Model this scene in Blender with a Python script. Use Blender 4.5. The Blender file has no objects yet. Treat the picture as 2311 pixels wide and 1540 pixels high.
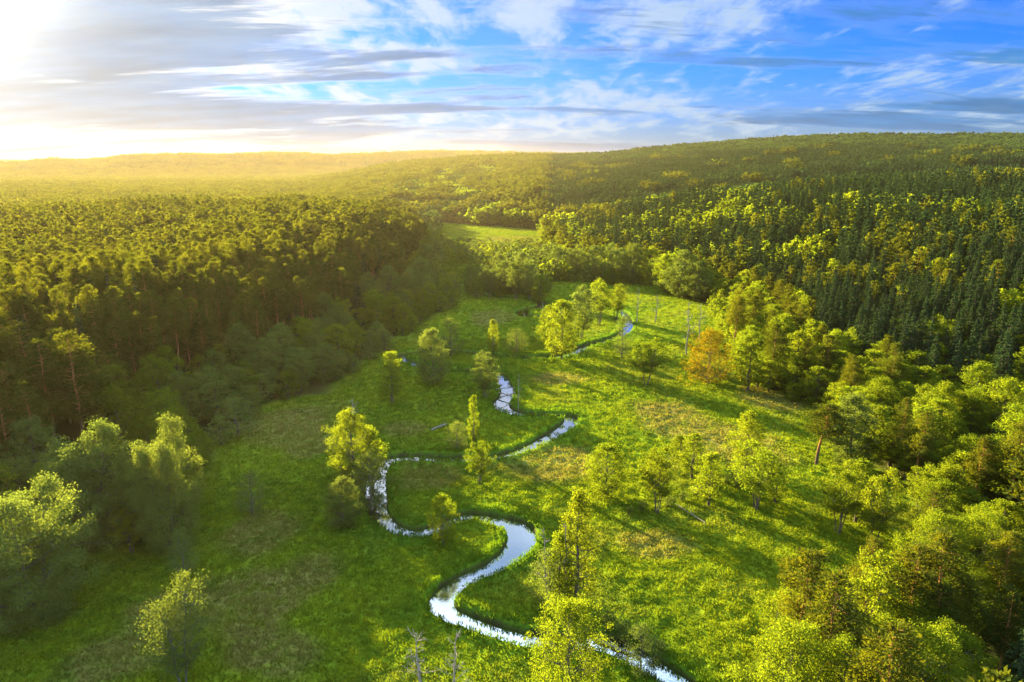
import bpy, math, random
import numpy as np

# ------------------------------------------------------------------ camera, world, sun, exposure
sc = bpy.context.scene
C = sc.collection
H = 75.0                       # drone height over the valley floor
PITCH = math.radians(14.2)
F = 1561.0                     # focal length in pixels of the 2311 x 1540 photograph
PW, PH = 2311.0, 1540.0

cam_d = bpy.data.cameras.new('camera')
cam_d.sensor_width = 36.0
cam_d.lens = 36.0 * F / PW
cam_d.clip_start, cam_d.clip_end = 0.5, 40000.0
cam = bpy.data.objects.new('camera', cam_d)
C.objects.link(cam)
cam.location = (0, 0, H)
cam.rotation_euler = (math.pi / 2 - PITCH, 0, 0)
sc.camera = cam

SUN_EL = math.radians(13.5)
SUN_AZ = math.radians(-39.5)   # measured from +Y towards +X
SUN_DIR = (math.cos(SUN_EL) * math.sin(SUN_AZ), math.cos(SUN_EL) * math.cos(SUN_AZ), math.sin(SUN_EL))
SUN_STRENGTH = 5.0
SKY_STRENGTH = 0.070
EXPOSURE = 3.5
SKY_GRADE = (0.006, 0.105, 0.33, 1)

sun_d = bpy.data.lights.new('sun', 'SUN')
sun_d.energy = SUN_STRENGTH
sun_d.angle = math.radians(0.53)
sun_d.color = (1.0, 0.82, 0.44)
sun = bpy.data.objects.new('sun', sun_d)
C.objects.link(sun)
sun.location = (-300, 300, 200)
sun.rotation_euler = (math.pi / 2 - SUN_EL, 0, math.pi - SUN_AZ)   # checked below
from mathutils import Vector
sun.rotation_euler = Vector(SUN_DIR).to_track_quat('Z', 'Y').to_euler()

sc.view_settings.view_transform = 'Standard'
sc.view_settings.look = 'None'
sc.view_settings.exposure = EXPOSURE
sc.view_settings.gamma = 1.0
sc.render.engine = 'CYCLES'
cy = sc.cycles
cy.max_bounces = 7
cy.diffuse_bounces = 4
cy.glossy_bounces = 2
cy.transmission_bounces = 5
cy.transparent_max_bounces = 4
cy.volume_bounces = 0
cy.caustics_reflective = False
cy.caustics_refractive = False
cy.sample_clamp_indirect = 0.3
cy.sample_clamp_direct = 0.35
cy.use_adaptive_sampling = False
cy.use_denoising = True
try:
    cy.denoiser = 'OPENIMAGEDENOISE'
    cy.denoising_input_passes = 'RGB_ALBEDO_NORMAL'
    cy.denoising_prefilter = 'ACCURATE'
except Exception:
    pass


class NT:
    """small helper for node trees"""
    def __init__(self, tree):
        self.t = tree
        self.L = tree.links

    def n(self, typ, **kw):
        node = self.t.nodes.new(typ)
        for k, v in kw.items():
            setattr(node, k, v)
        return node

    def put(self, sock, v):
        if hasattr(v, 'is_output'):
            self.L.new(v, sock)
        elif v is not None:
            sock.default_value = v

    def math(self, op, a, b=None, c=None, clamp=False):
        m = self.n('ShaderNodeMath', operation=op, use_clamp=clamp)
        self.put(m.inputs[0], a)
        if b is not None:
            self.put(m.inputs[1], b)
        if c is not None:
            self.put(m.inputs[2], c)
        return m.outputs[0]

    def vmath(self, op, a, b=None, scale=None):
        m = self.n('ShaderNodeVectorMath', operation=op)
        self.put(m.inputs[0], a)
        if b is not None:
            self.put(m.inputs[1], b)
        if scale is not None:
            self.put(m.inputs['Scale'], scale)
        return m.outputs['Value'] if op in ('DOT_PRODUCT', 'LENGTH') else m.outputs['Vector']

    def mix(self, f, a, b, blend='MIX'):
        m = self.n('ShaderNodeMix', data_type='RGBA', blend_type=blend)
        self.put(m.inputs[0], f)
        self.put(m.inputs[6], a)
        self.put(m.inputs[7], b)
        return m.outputs[2]

    def step(self, x, lo, hi, a=0.0, b=1.0):
        m = self.n('ShaderNodeMapRange', interpolation_type='SMOOTHSTEP')
        self.put(m.inputs[0], x)
        m.inputs[1].default_value, m.inputs[2].default_value = lo, hi
        m.inputs[3].default_value, m.inputs[4].default_value = a, b
        return m.outputs[0]

    def noise(self, vec, scale, detail=4, rough=0.55, dist=0.0):
        m = self.n('ShaderNodeTexNoise', noise_dimensions='3D')
        self.put(m.inputs['Vector'], vec)
        m.inputs['Scale'].default_value = scale
        m.inputs['Detail'].default_value = detail
        m.inputs['Roughness'].default_value = rough
        m.inputs['Distortion'].default_value = dist
        return m.outputs['Fac']


# ---- sky: Nishita air with decks of cloud, each laid out on a flat layer overhead
world = bpy.data.worlds.new('World')
sc.world = world
world.use_nodes = True
w = NT(world.node_tree)
world.node_tree.nodes.clear()
w_out = w.n('ShaderNodeOutputWorld')
w_bg = w.n('ShaderNodeBackground')
w_bg.inputs['Strength'].default_value = SKY_STRENGTH
w.L.new(w_bg.outputs[0], w_out.inputs[0])
sky = w.n('ShaderNodeTexSky', sky_type='NISHITA')
sky.sun_disc = False
sky.sun_elevation = SUN_EL
sky.sun_rotation = SUN_AZ
sky.air_density, sky.dust_density, sky.ozone_density = 1.0, 0.3, 3.0
tc = w.n('ShaderNodeTexCoord')
d = w.vmath('NORMALIZE', tc.outputs['Generated'])
sep = w.n('ShaderNodeSeparateXYZ')
w.L.new(d, sep.inputs[0])
dx, dy, dz = sep.outputs
dzc = w.math('ADD', w.math('MAXIMUM', dz, 0.0), 0.13)
cmb = w.n('ShaderNodeCombineXYZ')
w.L.new(w.math('DIVIDE', dx, dzc), cmb.inputs[0])
w.L.new(w.math('DIVIDE', dy, dzc), cmb.inputs[1])
plane = cmb.outputs[0]
sunc = w.math('MAXIMUM', w.vmath('DOT_PRODUCT', d, SUN_DIR), 0.0)
glow_wide = w.math('POWER', sunc, 7.0)
glow_mid = w.math('POWER', sunc, 28.0)
glow_tight = w.math('POWER', sunc, 130.0)


def stretched(off, sx, sy, turn=0.0):
    m = w.n('ShaderNodeMapping')
    w.L.new(plane, m.inputs[0])
    m.inputs['Location'].default_value = off
    m.inputs['Rotation'].default_value = (0, 0, turn)
    m.inputs['Scale'].default_value = (sx, sy, 1)
    return m.outputs[0]


def scaled(colour, k):
    return w.vmath('SCALE', colour, scale=k)


# clear air, graded the way the photograph is
clear = w.mix(1.0, sky.outputs[0], SKY_GRADE, 'MULTIPLY')
low = w.step(dz, 0.0, 0.13)                      # pale band over the hills
clear = w.mix(w.math('MULTIPLY', w.math('SUBTRACT', 1.0, low), 0.75), clear, scaled(w.mix(glow_wide, (0.50, 0.74, 1.0, 1), (0.86, 0.76, 0.58, 1)), 0.62))
# broken white cloud, finely torn
big = w.noise(stretched((9.7, 1.3, 0), 0.8, 0.8, 0.2), 1.0, 3, 0.5, 0.3)
tear = w.noise(stretched((3.1, 7.3, 0), 4.6, 2.3, 0.15), 1.0, 10, 0.64, 0.3)
cov1 = w.math('ADD', w.math('ADD', w.math('MULTIPLY', tear, 0.55), w.math('MULTIPLY', big, 0.45)), w.math('ADD', w.math('MULTIPLY', glow_wide, 0.05), w.step(dz, 0.25, 0.45, 0.0, 0.22)))  # extra cover overhead, out of view, added to whiten the water's reflection
thin = w.step(cov1, 0.47, 0.61)
white = scaled(w.mix(glow_wide, (0.64, 0.90, 1.20, 1), (1.0, 0.95, 0.84, 1)), w.math('ADD', w.math('ADD', 0.95, w.math('MULTIPLY', glow_wide, 0.55)), w.math('ADD', w.step(dz, 0.34, 0.70, 0.0, 3.4), w.step(w.vmath('DOT_PRODUCT', d, SUN_DIR), 0.1, -0.8, 0.0, 2.4))))  # cloud overhead and opposite the sun brightened out of view, added fill light
col = w.mix(w.math('MULTIPLY', thin, 0.88), clear, white)
# long grey-blue bars in front of it, with lit rims
bar_n = w.noise(stretched((1.7, 4.9, 2.0), 0.50, 1.6, 0.05), 1.0, 9, 0.62, 0.3)
cov2 = w.math('ADD', w.math('ADD', w.math('MULTIPLY', bar_n, 0.8), w.math('MULTIPLY', w.noise(stretched((5.2, 2.2, 4.0), 0.3, 0.6), 1.0, 2), 0.2)), w.math('MULTIPLY', glow_wide, 0.07))
rim = w.step(cov2, 0.47, 0.525)
bar = w.step(cov2, 0.505, 0.575)
rimc = scaled(w.mix(glow_wide, (0.60, 0.80, 1.05, 1), (1.0, 0.88, 0.66, 1)), w.math('ADD', 1.0, w.math('MULTIPLY', glow_wide, 1.0)))
col = w.mix(w.math('MULTIPLY', rim, w.math('ADD', 0.15, w.math('MULTIPLY', glow_wide, 0.7), clamp=True)), col, rimc)
barc = scaled(w.mix(glow_wide, (0.05, 0.40, 1.0, 1), (0.40, 0.60, 0.88, 1)), w.math('MULTIPLY', w.math('ADD', 0.74, w.math('MULTIPLY', glow_wide, 0.12)), w.step(w.noise(stretched((2.2, 8.1, 1.0), 1.3, 3.4, 0.1), 1.0, 6, 0.6), 0.3, 0.7, 0.78, 1.28)))
col = w.mix(w.math('MULTIPLY', bar, 0.86), col, barc)
# cloud in front of the sun lights up
halo = scaled(w.mix(glow_tight, (1.0, 0.90, 0.68, 1), (1.0, 0.96, 0.85, 1)), w.math('ADD', w.math('MULTIPLY', glow_tight, 2.2), w.math('MULTIPLY', glow_mid, 0.08)))
col = w.vmath('ADD', col, halo)
w.L.new(col, w_bg.inputs['Color'])

# ------------------------------------------------------------------ geometry of the place
cp, sp = math.cos(PITCH), math.sin(PITCH)


def at(x, y, z=0.0):
    """point of the plane of height z that photograph pixel (x, y) looks at"""
    cx, cyy = (x - PW / 2) / F, (PH / 2 - y) / F
    vx, vy, vz = cx, cp + sp * cyy, -sp + cp * cyy
    t = (z - H) / vz
    return np.array((vx * t, vy * t))


def depth_of(x, y, z):
    return y * cp - (z - H) * sp


def project(x, y, z):
    dep = depth_of(x, y, z)
    up = y * sp + (z - H) * cp
    return PW / 2 + F * x / dep, PH / 2 - F * up / dep


def hashed(ix, iy, seed):
    h = (ix.astype(np.int64) * 374761393 + iy.astype(np.int64) * 668265263 + seed * 1442695041) & 0xFFFFFFFF
    h = ((h ^ (h >> 13)) * 1274126177) & 0xFFFFFFFF
    h = h ^ (h >> 16)
    return (h & 0xFFFFFF) / float(0xFFFFFF)


def vnoise(x, y, wl, seed=0):
    x, y = np.asarray(x) / wl, np.asarray(y) / wl
    ix, iy = np.floor(x), np.floor(y)
    fx, fy = x - ix, y - iy
    fx, fy = fx * fx * (3 - 2 * fx), fy * fy * (3 - 2 * fy)
    a, b = hashed(ix, iy, seed), hashed(ix + 1, iy, seed)
    c, e = hashed(ix, iy + 1, seed), hashed(ix + 1, iy + 1, seed)
    return (a + (b - a) * fx) * (1 - fy) + (c + (e - c) * fx) * fy


def fbm(x, y, wl, seed=0, oct=3):
    s, a, t = 0.0, 1.0, 0.0
    for k in range(oct):
        s = s + a * vnoise(x, y, wl / 2 ** k, seed + 17 * k)
        t += a
        a *= 0.5
    return s / t


def sstep(x, lo, hi):
    t = np.clip((x - lo) / (hi - lo), 0, 1)
    return t * t * (3 - 2 * t)


# valley floor: left edge going away from the camera, then the right edge coming back
LEFT_EDGE = [(-420, 1560), (-80, 1440), (75, 1390), (230, 1270), (400, 1240), (475, 1110), (540, 985), (640, 915), (760, 893),
             (835, 825), (900, 775), (980, 725), (1040, 690), (1035, 655), (1048, 620), (1030, 570), (1000, 535), (985, 503)]
RIGHT_EDGE = [(1215, 520), (1225, 575), (1262, 598), (1330, 612), (1420, 625), (1480, 640), (1520, 668), (1590, 695), (1630, 770),
              (1650, 860), (1730, 890), (1840, 935), (1870, 1020), (1990, 1100), (2065, 1200), (2010, 1290), (1930, 1390),
              (1790, 1490), (1700, 1600)]
poly = [at(*p) for p in LEFT_EDGE] + [at(*p) for p in RIGHT_EDGE]
poly = np.array([(-70.0, 45.0)] + [tuple(p) for p in poly] + [(22.0, 60.0), (12.0, 30.0), (-40.0, 20.0)])


def seg_dist(x, y, ax, ay, bx, by):
    ex, ey = bx - ax, by - ay
    t = np.clip(((x - ax) * ex + (y - ay) * ey) / (ex * ex + ey * ey + 1e-12), 0, 1)
    return np.hypot(x - ax - ex * t, y - ay - ey * t), t


def valley_dist(x, y):
    """distance outside the valley floor, negative inside"""
    x, y = np.asarray(x, float), np.asarray(y, float)
    dmin = np.full(x.shape, 1e9)
    inside = np.zeros(x.shape, bool)
    n = len(poly)
    for i in range(n):
        ax, ay = poly[i]
        bx, by = poly[(i + 1) % n]
        dmin = np.minimum(dmin, seg_dist(x, y, ax, ay, bx, by)[0])
        cond = ((ay > y) != (by > y))
        xi = ax + (y - ay) / (by - ay + 1e-12) * (bx - ax)
        inside ^= cond & (x < xi)
    return np.where(inside, -dmin, dmin)


# the stream: photograph pixels of its middle and half widths in metres
WATER_Z = -0.75
STREAM = [(1640, 1640, 2.3), (1545, 1560, 2.3), (1480, 1512, 2.3), (1420, 1482, 2.2), (1365, 1458, 2.2), (1280, 1452, 2.1), (1205, 1449, 1.9),
          (1130, 1432, 1.9), (1062, 1408, 2.0), (1008, 1385, 2.2), (997, 1358, 2.2), (1020, 1330, 2.1), (1068, 1302, 2.1), (1118, 1280, 2.3),
          (1160, 1250, 2.8), (1178, 1220, 3.2), (1170, 1196, 3.2), (1135, 1181, 2.6), (1085, 1171, 2.2), (1045, 1170, 2.0), (1003, 1188, 1.8),
          (970, 1200, 1.9), (935, 1206, 2.0), (900, 1199, 2.0), (872, 1184, 2.1), (852, 1160, 2.3), (850, 1130, 2.5), (848, 1098, 2.6),
          (852, 1068, 2.4), (868, 1048, 2.3), (900, 1037, 2.3), (945, 1036, 2.2), (1000, 1039, 2.0), (1050, 1038, 1.8), (1105, 1036, 1.7),
          (1155, 1026, 1.7), (1200, 1009, 2.0), (1242, 988, 2.3), (1275, 966, 2.5), (1291, 951, 2.4), (1278, 943, 2.0), (1240, 941, 1.7),
          (1200, 939, 2.0), (1163, 934, 2.6), (1136, 924, 3.0), (1130, 912, 2.8), (1142, 897, 2.6), (1146, 882, 2.4), (1136, 867, 2.3),
          (1130, 853, 2.4), (1105, 845, 2.0), (1050, 841, 1.8), (1000, 841, 1.9), (965, 833, 1.5), (925, 820, 1.3), (905, 808, 1.3),
          (940, 799, 1.5), (1010, 798, 1.9), (1065, 801, 1.9), (1120, 806, 1.7), (1200, 811, 1.9), (1250, 808, 2.0), (1290, 799, 2.4),
          (1318, 787, 3.0), (1345, 778, 3.0), (1378, 768, 2.5), (1400, 759, 2.4), (1416, 743, 2.3), (1418, 725, 2.0), (1398, 702, 2.0),
          (1350, 690, 2.0), (1290, 700, 1.8), (1235, 714, 2.0), (1200, 716, 2.6), (1178, 710, 2.6), (1185, 701, 2.2), (1225, 690, 2.0),
          (1190, 676, 2.0), (1130, 672, 2.2), (1095, 668, 2.6), (1072, 661, 2.8), (1080, 648, 1.6)]


def smooth_path(pts, per=8):
    out = []
    n = len(pts)
    for i in range(n - 1):
        p0, p1, p2, p3 = pts[max(i - 1, 0)], pts[i], pts[i + 1], pts[min(i + 2, n - 1)]
        for k in range(per):
            t = k / per
            out.append(0.5 * ((2 * p1) + (-p0 + p2) * t + (2 * p0 - 5 * p1 + 4 * p2 - p3) * t * t + (-p0 + 3 * p1 - 3 * p2 + p3) * t ** 3))
    out.append(pts[-1])
    return np.array(out)


stream = smooth_path([np.array((*at(x, y, WATER_Z), hw * (0.80 if y > 850 else 0.75 if x > 1300 else 1.15))) for x, y, hw in STREAM], 6)
SX, SY, SW = stream[:, 0], stream[:, 1], stream[:, 2]


def stream_dist(x, y):
    """distance from the water's edge, negative in the stream (9 m at most)"""
    x, y = np.asarray(x, float), np.asarray(y, float)
    out = np.full(x.shape, 12.0)
    cand = np.nonzero((x > SX.min() - 14) & (x < SX.max() + 14) & (y > SY.min() - 14) & (y < SY.max() + 14))
    xf, yf = x[cand], y[cand]
    best = np.full(xf.shape, 12.0)
    for i in range(len(SX) - 1):
        lo_y, hi_y = min(SY[i], SY[i + 1]) - 13, max(SY[i], SY[i + 1]) + 13
        lo_x, hi_x = min(SX[i], SX[i + 1]) - 13, max(SX[i], SX[i + 1]) + 13
        k = np.nonzero((yf > lo_y) & (yf < hi_y) & (xf > lo_x) & (xf < hi_x))[0]
        if len(k) == 0:
            continue
        dd, t = seg_dist(xf[k], yf[k], SX[i], SY[i], SX[i + 1], SY[i + 1])
        best[k] = np.minimum(best[k], dd - (SW[i] + (SW[i + 1] - SW[i]) * t))
    out[cand] = best
    return out


def az_of_px(x):
    return math.atan2(x - PW / 2, F * cp)      # close enough at the horizon


def crest_tan(pairs, az):
    xs = np.array([az_of_px(p[0]) for p in pairs])
    tn = []
    for x, y in pairs:
        cx, cyy = (x - PW / 2) / F, (PH / 2 - y) / F
        tn.append((-sp + cp * cyy) / math.hypot(cx, cp + sp * cyy))
    return np.interp(az, xs, np.array(tn))


# skyline of the wooded ridge on the right and of the far hills (photograph pixels)
RIDGE = [(300, 402), (560, 398), (700, 392), (850, 378), (950, 366), (1050, 357), (1150, 352), (1250, 350), (1350, 346), (1450, 333), (1550, 324), (1650, 316),
         (1760, 308), (1880, 304), (2050, 306), (2200, 305), (2311, 305), (2700, 318)]
FAR = [(-500, 372), (0, 368), (100, 371), (180, 363), (260, 366), (330, 356), (450, 351), (560, 352), (650, 348), (720, 349), (780, 353), (850, 350), (920, 346),
       (1000, 344), (1080, 345), (1150, 347), (1230, 349), (1290, 349), (1400, 352), (1700, 352), (2700, 352)]
FARTHER = [(-500, 362), (60, 360), (160, 362), (240, 364), (400, 364), (900, 362), (2700, 362)]
RIDGE_L = 1550.0
az_tab = np.radians(np.linspace(-60, 60, 121))
r_tab = np.empty(121)
for i, a in enumerate(az_tab):
    rr = np.arange(300, 4000, 20.0)
    dd = valley_dist(rr * np.sin(a), rr * np.cos(a))
    k = np.nonzero(dd > RIDGE_L)[0]
    r_tab[i] = rr[k[0]] if len(k) else 3000
zc_tab = np.maximum(H + r_tab * crest_tan(RIDGE, az_tab) - 17.0, 8.0)


def height(x, y, dv=None, ds=None, detail=True):
    x, y = np.asarray(x, float), np.asarray(y, float)
    dv = valley_dist(x, y) if dv is None else dv
    r = np.hypot(x, y)
    az = np.arctan2(x, y)
    out = np.maximum(dv, 0)
    # left terrace
    left = sstep(-x + 0.02 * y, -8, 40) * (y > 0)
    along = np.interp(y, [0, 90, 150, 230, 330, 520, 700, 900, 1200], [4, 9, 12, 14, 17, 20, 18, 9, 6])
    zl = along * sstep(out, 6, 80) * (1 - 0.35 * sstep(out, 200, 520)) + 5 * (fbm(x, y, 260, 5) - 0.5) * sstep(out, 40, 200)
    # right slope
    zc = np.interp(az, az_tab, zc_tab)
    t = out / RIDGE_L
    zr = zc * np.where(t < 1, 0.15 * sstep(t, 0, 0.12) + 0.85 * np.clip(t, 0, 1) ** 1.15, np.maximum(1 - 0.5 * (t - 1), 0.15))
    zr = zr + 9 * (fbm(x, y, 300, 9) - 0.5) * sstep(out, 60, 400) * sstep(1.0 - t, 0.0, 0.3)
    mixr = sstep(az, math.radians(-19), math.radians(-9)) * sstep(y, -50, 100)
    mixr = np.where((y < 760) & (dv > 0), np.where(x > 0.06 * y - 25, 1.0, 0.0), mixr)
    mixr = np.where((y >= 760) & (y < 1100), np.maximum(mixr * sstep(y, 760, 1100), np.where(x > 0.06 * y - 25, 1.0, 0.0) * (1 - sstep(y, 760, 1100))), mixr)
    z = zl * left * (1 - mixr) + zr * mixr
    # far hills
    zf = (H + 5000 * crest_tan(FAR, az) - 12.0 + 14 * (fbm(x, y, 500, 21) - 0.5)) * np.exp(-((r - 5000) / 850.0) ** 2)
    zff = (H + 8300 * crest_tan(FARTHER, az)) * np.exp(-((r - 8300) / 1300.0) ** 2)
    z = np.maximum(z, np.maximum(zf, zff) * sstep(r, 3200, 4200) * (np.abs(az) < 1.2))
    if detail:
        ds = stream_dist(x, y) if ds is None else ds
        meadow = sstep(-dv, -2, 4)
        near = 1 - sstep(r, 330, 520)
        tuss = (vnoise(x, y, 2.1, 31) - 0.45) * 0.48 + (vnoise(x, y, 0.95, 32) - 0.5) * 0.24
        patch = 0.45 + 0.9 * fbm(x, y, 28, 33)
        z = z + tuss * patch * meadow * near + 0.35 * (fbm(x, y, 55, 34) - 0.5) * meadow
        z = z + 0.28 * np.exp(-((ds - 1.6) / 1.3) ** 2) * (ds > 0)           # raised banks
        bank = sstep(ds, -0.15, 0.85)
        z = np.where(ds < 0.9, -1.7 + (z + 1.7) * bank, z)
    return z


def smooth_shade(me, on=True):
    me.polygons.foreach_set('use_smooth', np.full(len(me.polygons), on))


def mesh_from(name, verts, faces, mats=(), mat_idx=None, attrs=None, uv=None):
    """verts (n,3), faces (m,4) or (m,3) arrays"""
    me = bpy.data.meshes.new(name)
    verts = np.asarray(verts, np.float32)
    nf = len(faces)
    me.vertices.add(len(verts))
    me.vertices.foreach_set('co', verts.ravel())
    if nf:
        faces = np.asarray(faces, np.int32)
        k = faces.shape[1]
        me.loops.add(nf * k)
        me.loops.foreach_set('vertex_index', faces.ravel())
        me.polygons.add(nf)
        me.polygons.foreach_set('loop_start', np.arange(0, nf * k, k, dtype=np.int32))
        me.polygons.foreach_set('loop_total', np.full(nf, k, np.int32))
    for m in mats:
        me.materials.append(m)
    if mat_idx is not None and nf:
        me.polygons.foreach_set('material_index', np.asarray(mat_idx, np.int32))
    for an, (typ, data) in (attrs or {}).items():
        a = me.attributes.new(an, typ, 'POINT')
        a.data.foreach_set('vector' if typ == 'FLOAT_VECTOR' else 'value', np.asarray(data, np.int32 if typ == 'INT' else np.float32).ravel())
    me.update(calc_edges=True)
    return me


def link(name, me, parent=None, **props):
    o = bpy.data.objects.new(name, me)
    C.objects.link(o)
    if parent is not None:
        o.parent = parent
    for k, v in props.items():
        o[k] = v
    return o


# ------------------------------------------------------------------ materials
def mat(name):
    m = bpy.data.materials.new(name)
    m.use_nodes = True
    m.node_tree.nodes.clear()
    nt = NT(m.node_tree)
    out = nt.n('ShaderNodeOutputMaterial')
    return m, nt, out


def leaf_mat(name, col, col2, trans, var=0.35, tcol=None):
    """leaves: light passes through them; colour differs from leaf to leaf and from tree to tree"""
    m, nt, out = mat(name)
    at_ = nt.n('ShaderNodeAttribute', attribute_name='tint')
    oi = nt.n('ShaderNodeObjectInfo')
    f = nt.math('ADD', nt.math('MULTIPLY', at_.outputs['Fac'], 0.5), nt.math('MULTIPLY', oi.outputs['Random'], 0.5))
    c = nt.mix(f, (*col, 1), (*col2, 1))
    r2 = nt.math('FRACT', nt.math('MULTIPLY', oi.outputs['Random'], 7.31))
    k = nt.math('ADD', 1.0 - var * 0.5, nt.math('MULTIPLY', r2, var))
    c = nt.vmath('SCALE', c, scale=k)
    dif = nt.n('ShaderNodeBsdfDiffuse')
    tr = nt.n('ShaderNodeBsdfTranslucent')
    nt.L.new(c, dif.inputs[0])
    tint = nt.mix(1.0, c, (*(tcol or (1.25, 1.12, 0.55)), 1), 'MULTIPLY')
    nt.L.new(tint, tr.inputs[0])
    mx = nt.n('ShaderNodeMixShader')
    mx.inputs[0].default_value = trans
    nt.L.new(dif.outputs[0], mx.inputs[1])
    nt.L.new(tr.outputs[0], mx.inputs[2])
    nt.L.new(mx.outputs[0], out.inputs[0])
    return m


def bark_mat(name, lo, hi, split=None):
    m, nt, out = mat(name)
    tcn = nt.n('ShaderNodeTexCoord')
    mp = nt.n('ShaderNodeMapping')
    mp.inputs['Scale'].default_value = (5, 5, 1.1)
    nt.L.new(tcn.outputs['Object'], mp.inputs[0])
    nz = nt.noise(mp.outputs[0], 1.5, 5, 0.65)
    c = nt.mix(nt.step(nz, 0.35, 0.65), (*lo, 1), (*hi, 1))
    if split:      # upper part of the stem has another bark
        sx = nt.n('ShaderNodeSeparateXYZ')
        nt.L.new(tcn.outputs['Object'], sx.inputs[0])
        c = nt.mix(nt.step(nt.math('ADD', sx.outputs[2], nt.math('MULTIPLY', nz, 4.0)), split[0], split[0] + 7), c, (*split[1], 1))
    bs = nt.n('ShaderNodeBsdfDiffuse')
    nt.L.new(c, bs.inputs[0])
    bs.inputs['Roughness'].default_value = 0.8
    nt.L.new(bs.outputs[0], out.inputs[0])
    return m


M = {
    'leaf': leaf_mat('spring_leaves', (0.080, 0.136, 0.010), (0.138, 0.176, 0.012), 0.62, tcol=(1.45, 1.22, 0.5)),
    'leaf_grey': leaf_mat('alder_leaves', (0.080, 0.122, 0.026), (0.125, 0.160, 0.028), 0.45),
    'leaf_oak': leaf_mat('bronze_oak_leaves', (0.14, 0.122, 0.006), (0.190, 0.150, 0.007), 0.5, tcol=(1.3, 1.05, 0.5)),
    'leaf_far': leaf_mat('ridge_leaves', (0.030, 0.062, 0.018), (0.052, 0.088, 0.020), 0.35),  # darker green given to the distant broadleaf patches
    'pine': leaf_mat('pine_needles', (0.032, 0.054, 0.011), (0.068, 0.084, 0.012), 0.50, tcol=(1.95, 1.5, 0.26)),  # gold tint in the transmitted colour stands in for sun glare on backlit crowns
    'spruce': leaf_mat('spruce_needles', (0.017, 0.037, 0.015), (0.034, 0.058, 0.017), 0.25),
    'bark': bark_mat('grey_bark', (0.050, 0.042, 0.030), (0.14, 0.12, 0.095)),
    'bark_pine': bark_mat('pine_bark', (0.07, 0.05, 0.035), (0.16, 0.11, 0.07), split=(5, (0.34, 0.16, 0.06))),
    'bark_dead': bark_mat('bleached_bark', (0.13, 0.11, 0.085), (0.32, 0.28, 0.22)),
}


def meadow_colour(nt, dry, lush):
    """colour of the meadow at a place: several grasses, dry sedge, lush reed"""
    geo = nt.n('ShaderNodeNewGeometry')
    p = geo.outputs['Position']
    a = nt.noise(p, 0.035, 4, 0.6)
    b = nt.noise(p, 0.30, 4, 0.6)
    g = nt.noise(p, 1.7, 3, 0.6)
    c = nt.mix(nt.step(a, 0.35, 0.65), (0.068, 0.114, 0.007, 1), (0.120, 0.158, 0.008, 1))
    c = nt.mix(nt.math('MULTIPLY', nt.step(b, 0.42, 0.68), 0.7), c, (0.145, 0.190, 0.006, 1))
    c = nt.mix(nt.math('MULTIPLY', lush, 0.75), c, (0.042, 0.120, 0.008, 1))
    dr = nt.math('MULTIPLY', dry, nt.step(b, 0.30, 0.62, 0.35, 1.0))
    c = nt.mix(nt.math('MULTIPLY', dr, 0.74), c, (0.150, 0.118, 0.040, 1))
    return nt.vmath('SCALE', c, scale=nt.step(g, 0.25, 0.75, 0.72, 1.22)), p


def ground_mat():
    m, nt, out = mat('meadow_ground')
    get = lambda nm: nt.n('ShaderNodeAttribute', attribute_name=nm).outputs['Fac']
    dry, bank, wood, lush, far = get('dry'), get('bank'), get('wood'), get('lush'), get('far')
    c, p = meadow_colour(nt, dry, lush)
    floor = nt.mix(nt.noise(p, 0.4, 3), (0.030, 0.026, 0.010, 1), (0.045, 0.055, 0.012, 1))
    c = nt.mix(wood, c, floor)
    canopy = nt.mix(nt.step(nt.noise(p, 0.02, 6, 0.7), 0.4, 0.62), (0.022, 0.040, 0.014, 1), (0.055, 0.080, 0.018, 1))
    c = nt.mix(far, c, canopy)
    c = nt.mix(bank, c, nt.mix(nt.noise(p, 2.0, 3), (0.020, 0.016, 0.009, 1), (0.055, 0.045, 0.022, 1)))
    bs = nt.n('ShaderNodeBsdfDiffuse')
    nt.L.new(c, bs.inputs[0])
    bp = nt.n('ShaderNodeBump')
    bp.inputs['Strength'].default_value = 0.55
    bp.inputs['Distance'].default_value = 0.25
    nt.L.new(nt.noise(p, 2.6, 4, 0.65), bp.inputs['Height'])
    nt.L.new(bp.outputs[0], bs.inputs['Normal'])
    nt.L.new(bs.outputs[0], out.inputs[0])
    return m


def grass_mat():
    m, nt, out = mat('grass_blades')
    inst = lambda nm: nt.n('ShaderNodeAttribute', attribute_name=nm, attribute_type='INSTANCER').outputs['Fac']
    c, p = meadow_colour(nt, inst('dry'), inst('lush'))
    tn = nt.n('ShaderNodeAttribute', attribute_name='tint').outputs['Fac']
    c = nt.vmath('SCALE', c, scale=nt.math('ADD', 0.8, nt.math('MULTIPLY', tn, 0.5)))
    dif, tr, mx = nt.n('ShaderNodeBsdfDiffuse'), nt.n('ShaderNodeBsdfTranslucent'), nt.n('ShaderNodeMixShader')
    nt.L.new(c, dif.inputs[0])
    nt.L.new(nt.mix(1.0, c, (1.3, 1.15, 0.6, 1), 'MULTIPLY'), tr.inputs[0])
    mx.inputs[0].default_value = 0.5
    nt.L.new(dif.outputs[0], mx.inputs[1])
    nt.L.new(tr.outputs[0], mx.inputs[2])
    nt.L.new(mx.outputs[0], out.inputs[0])
    return m


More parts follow.
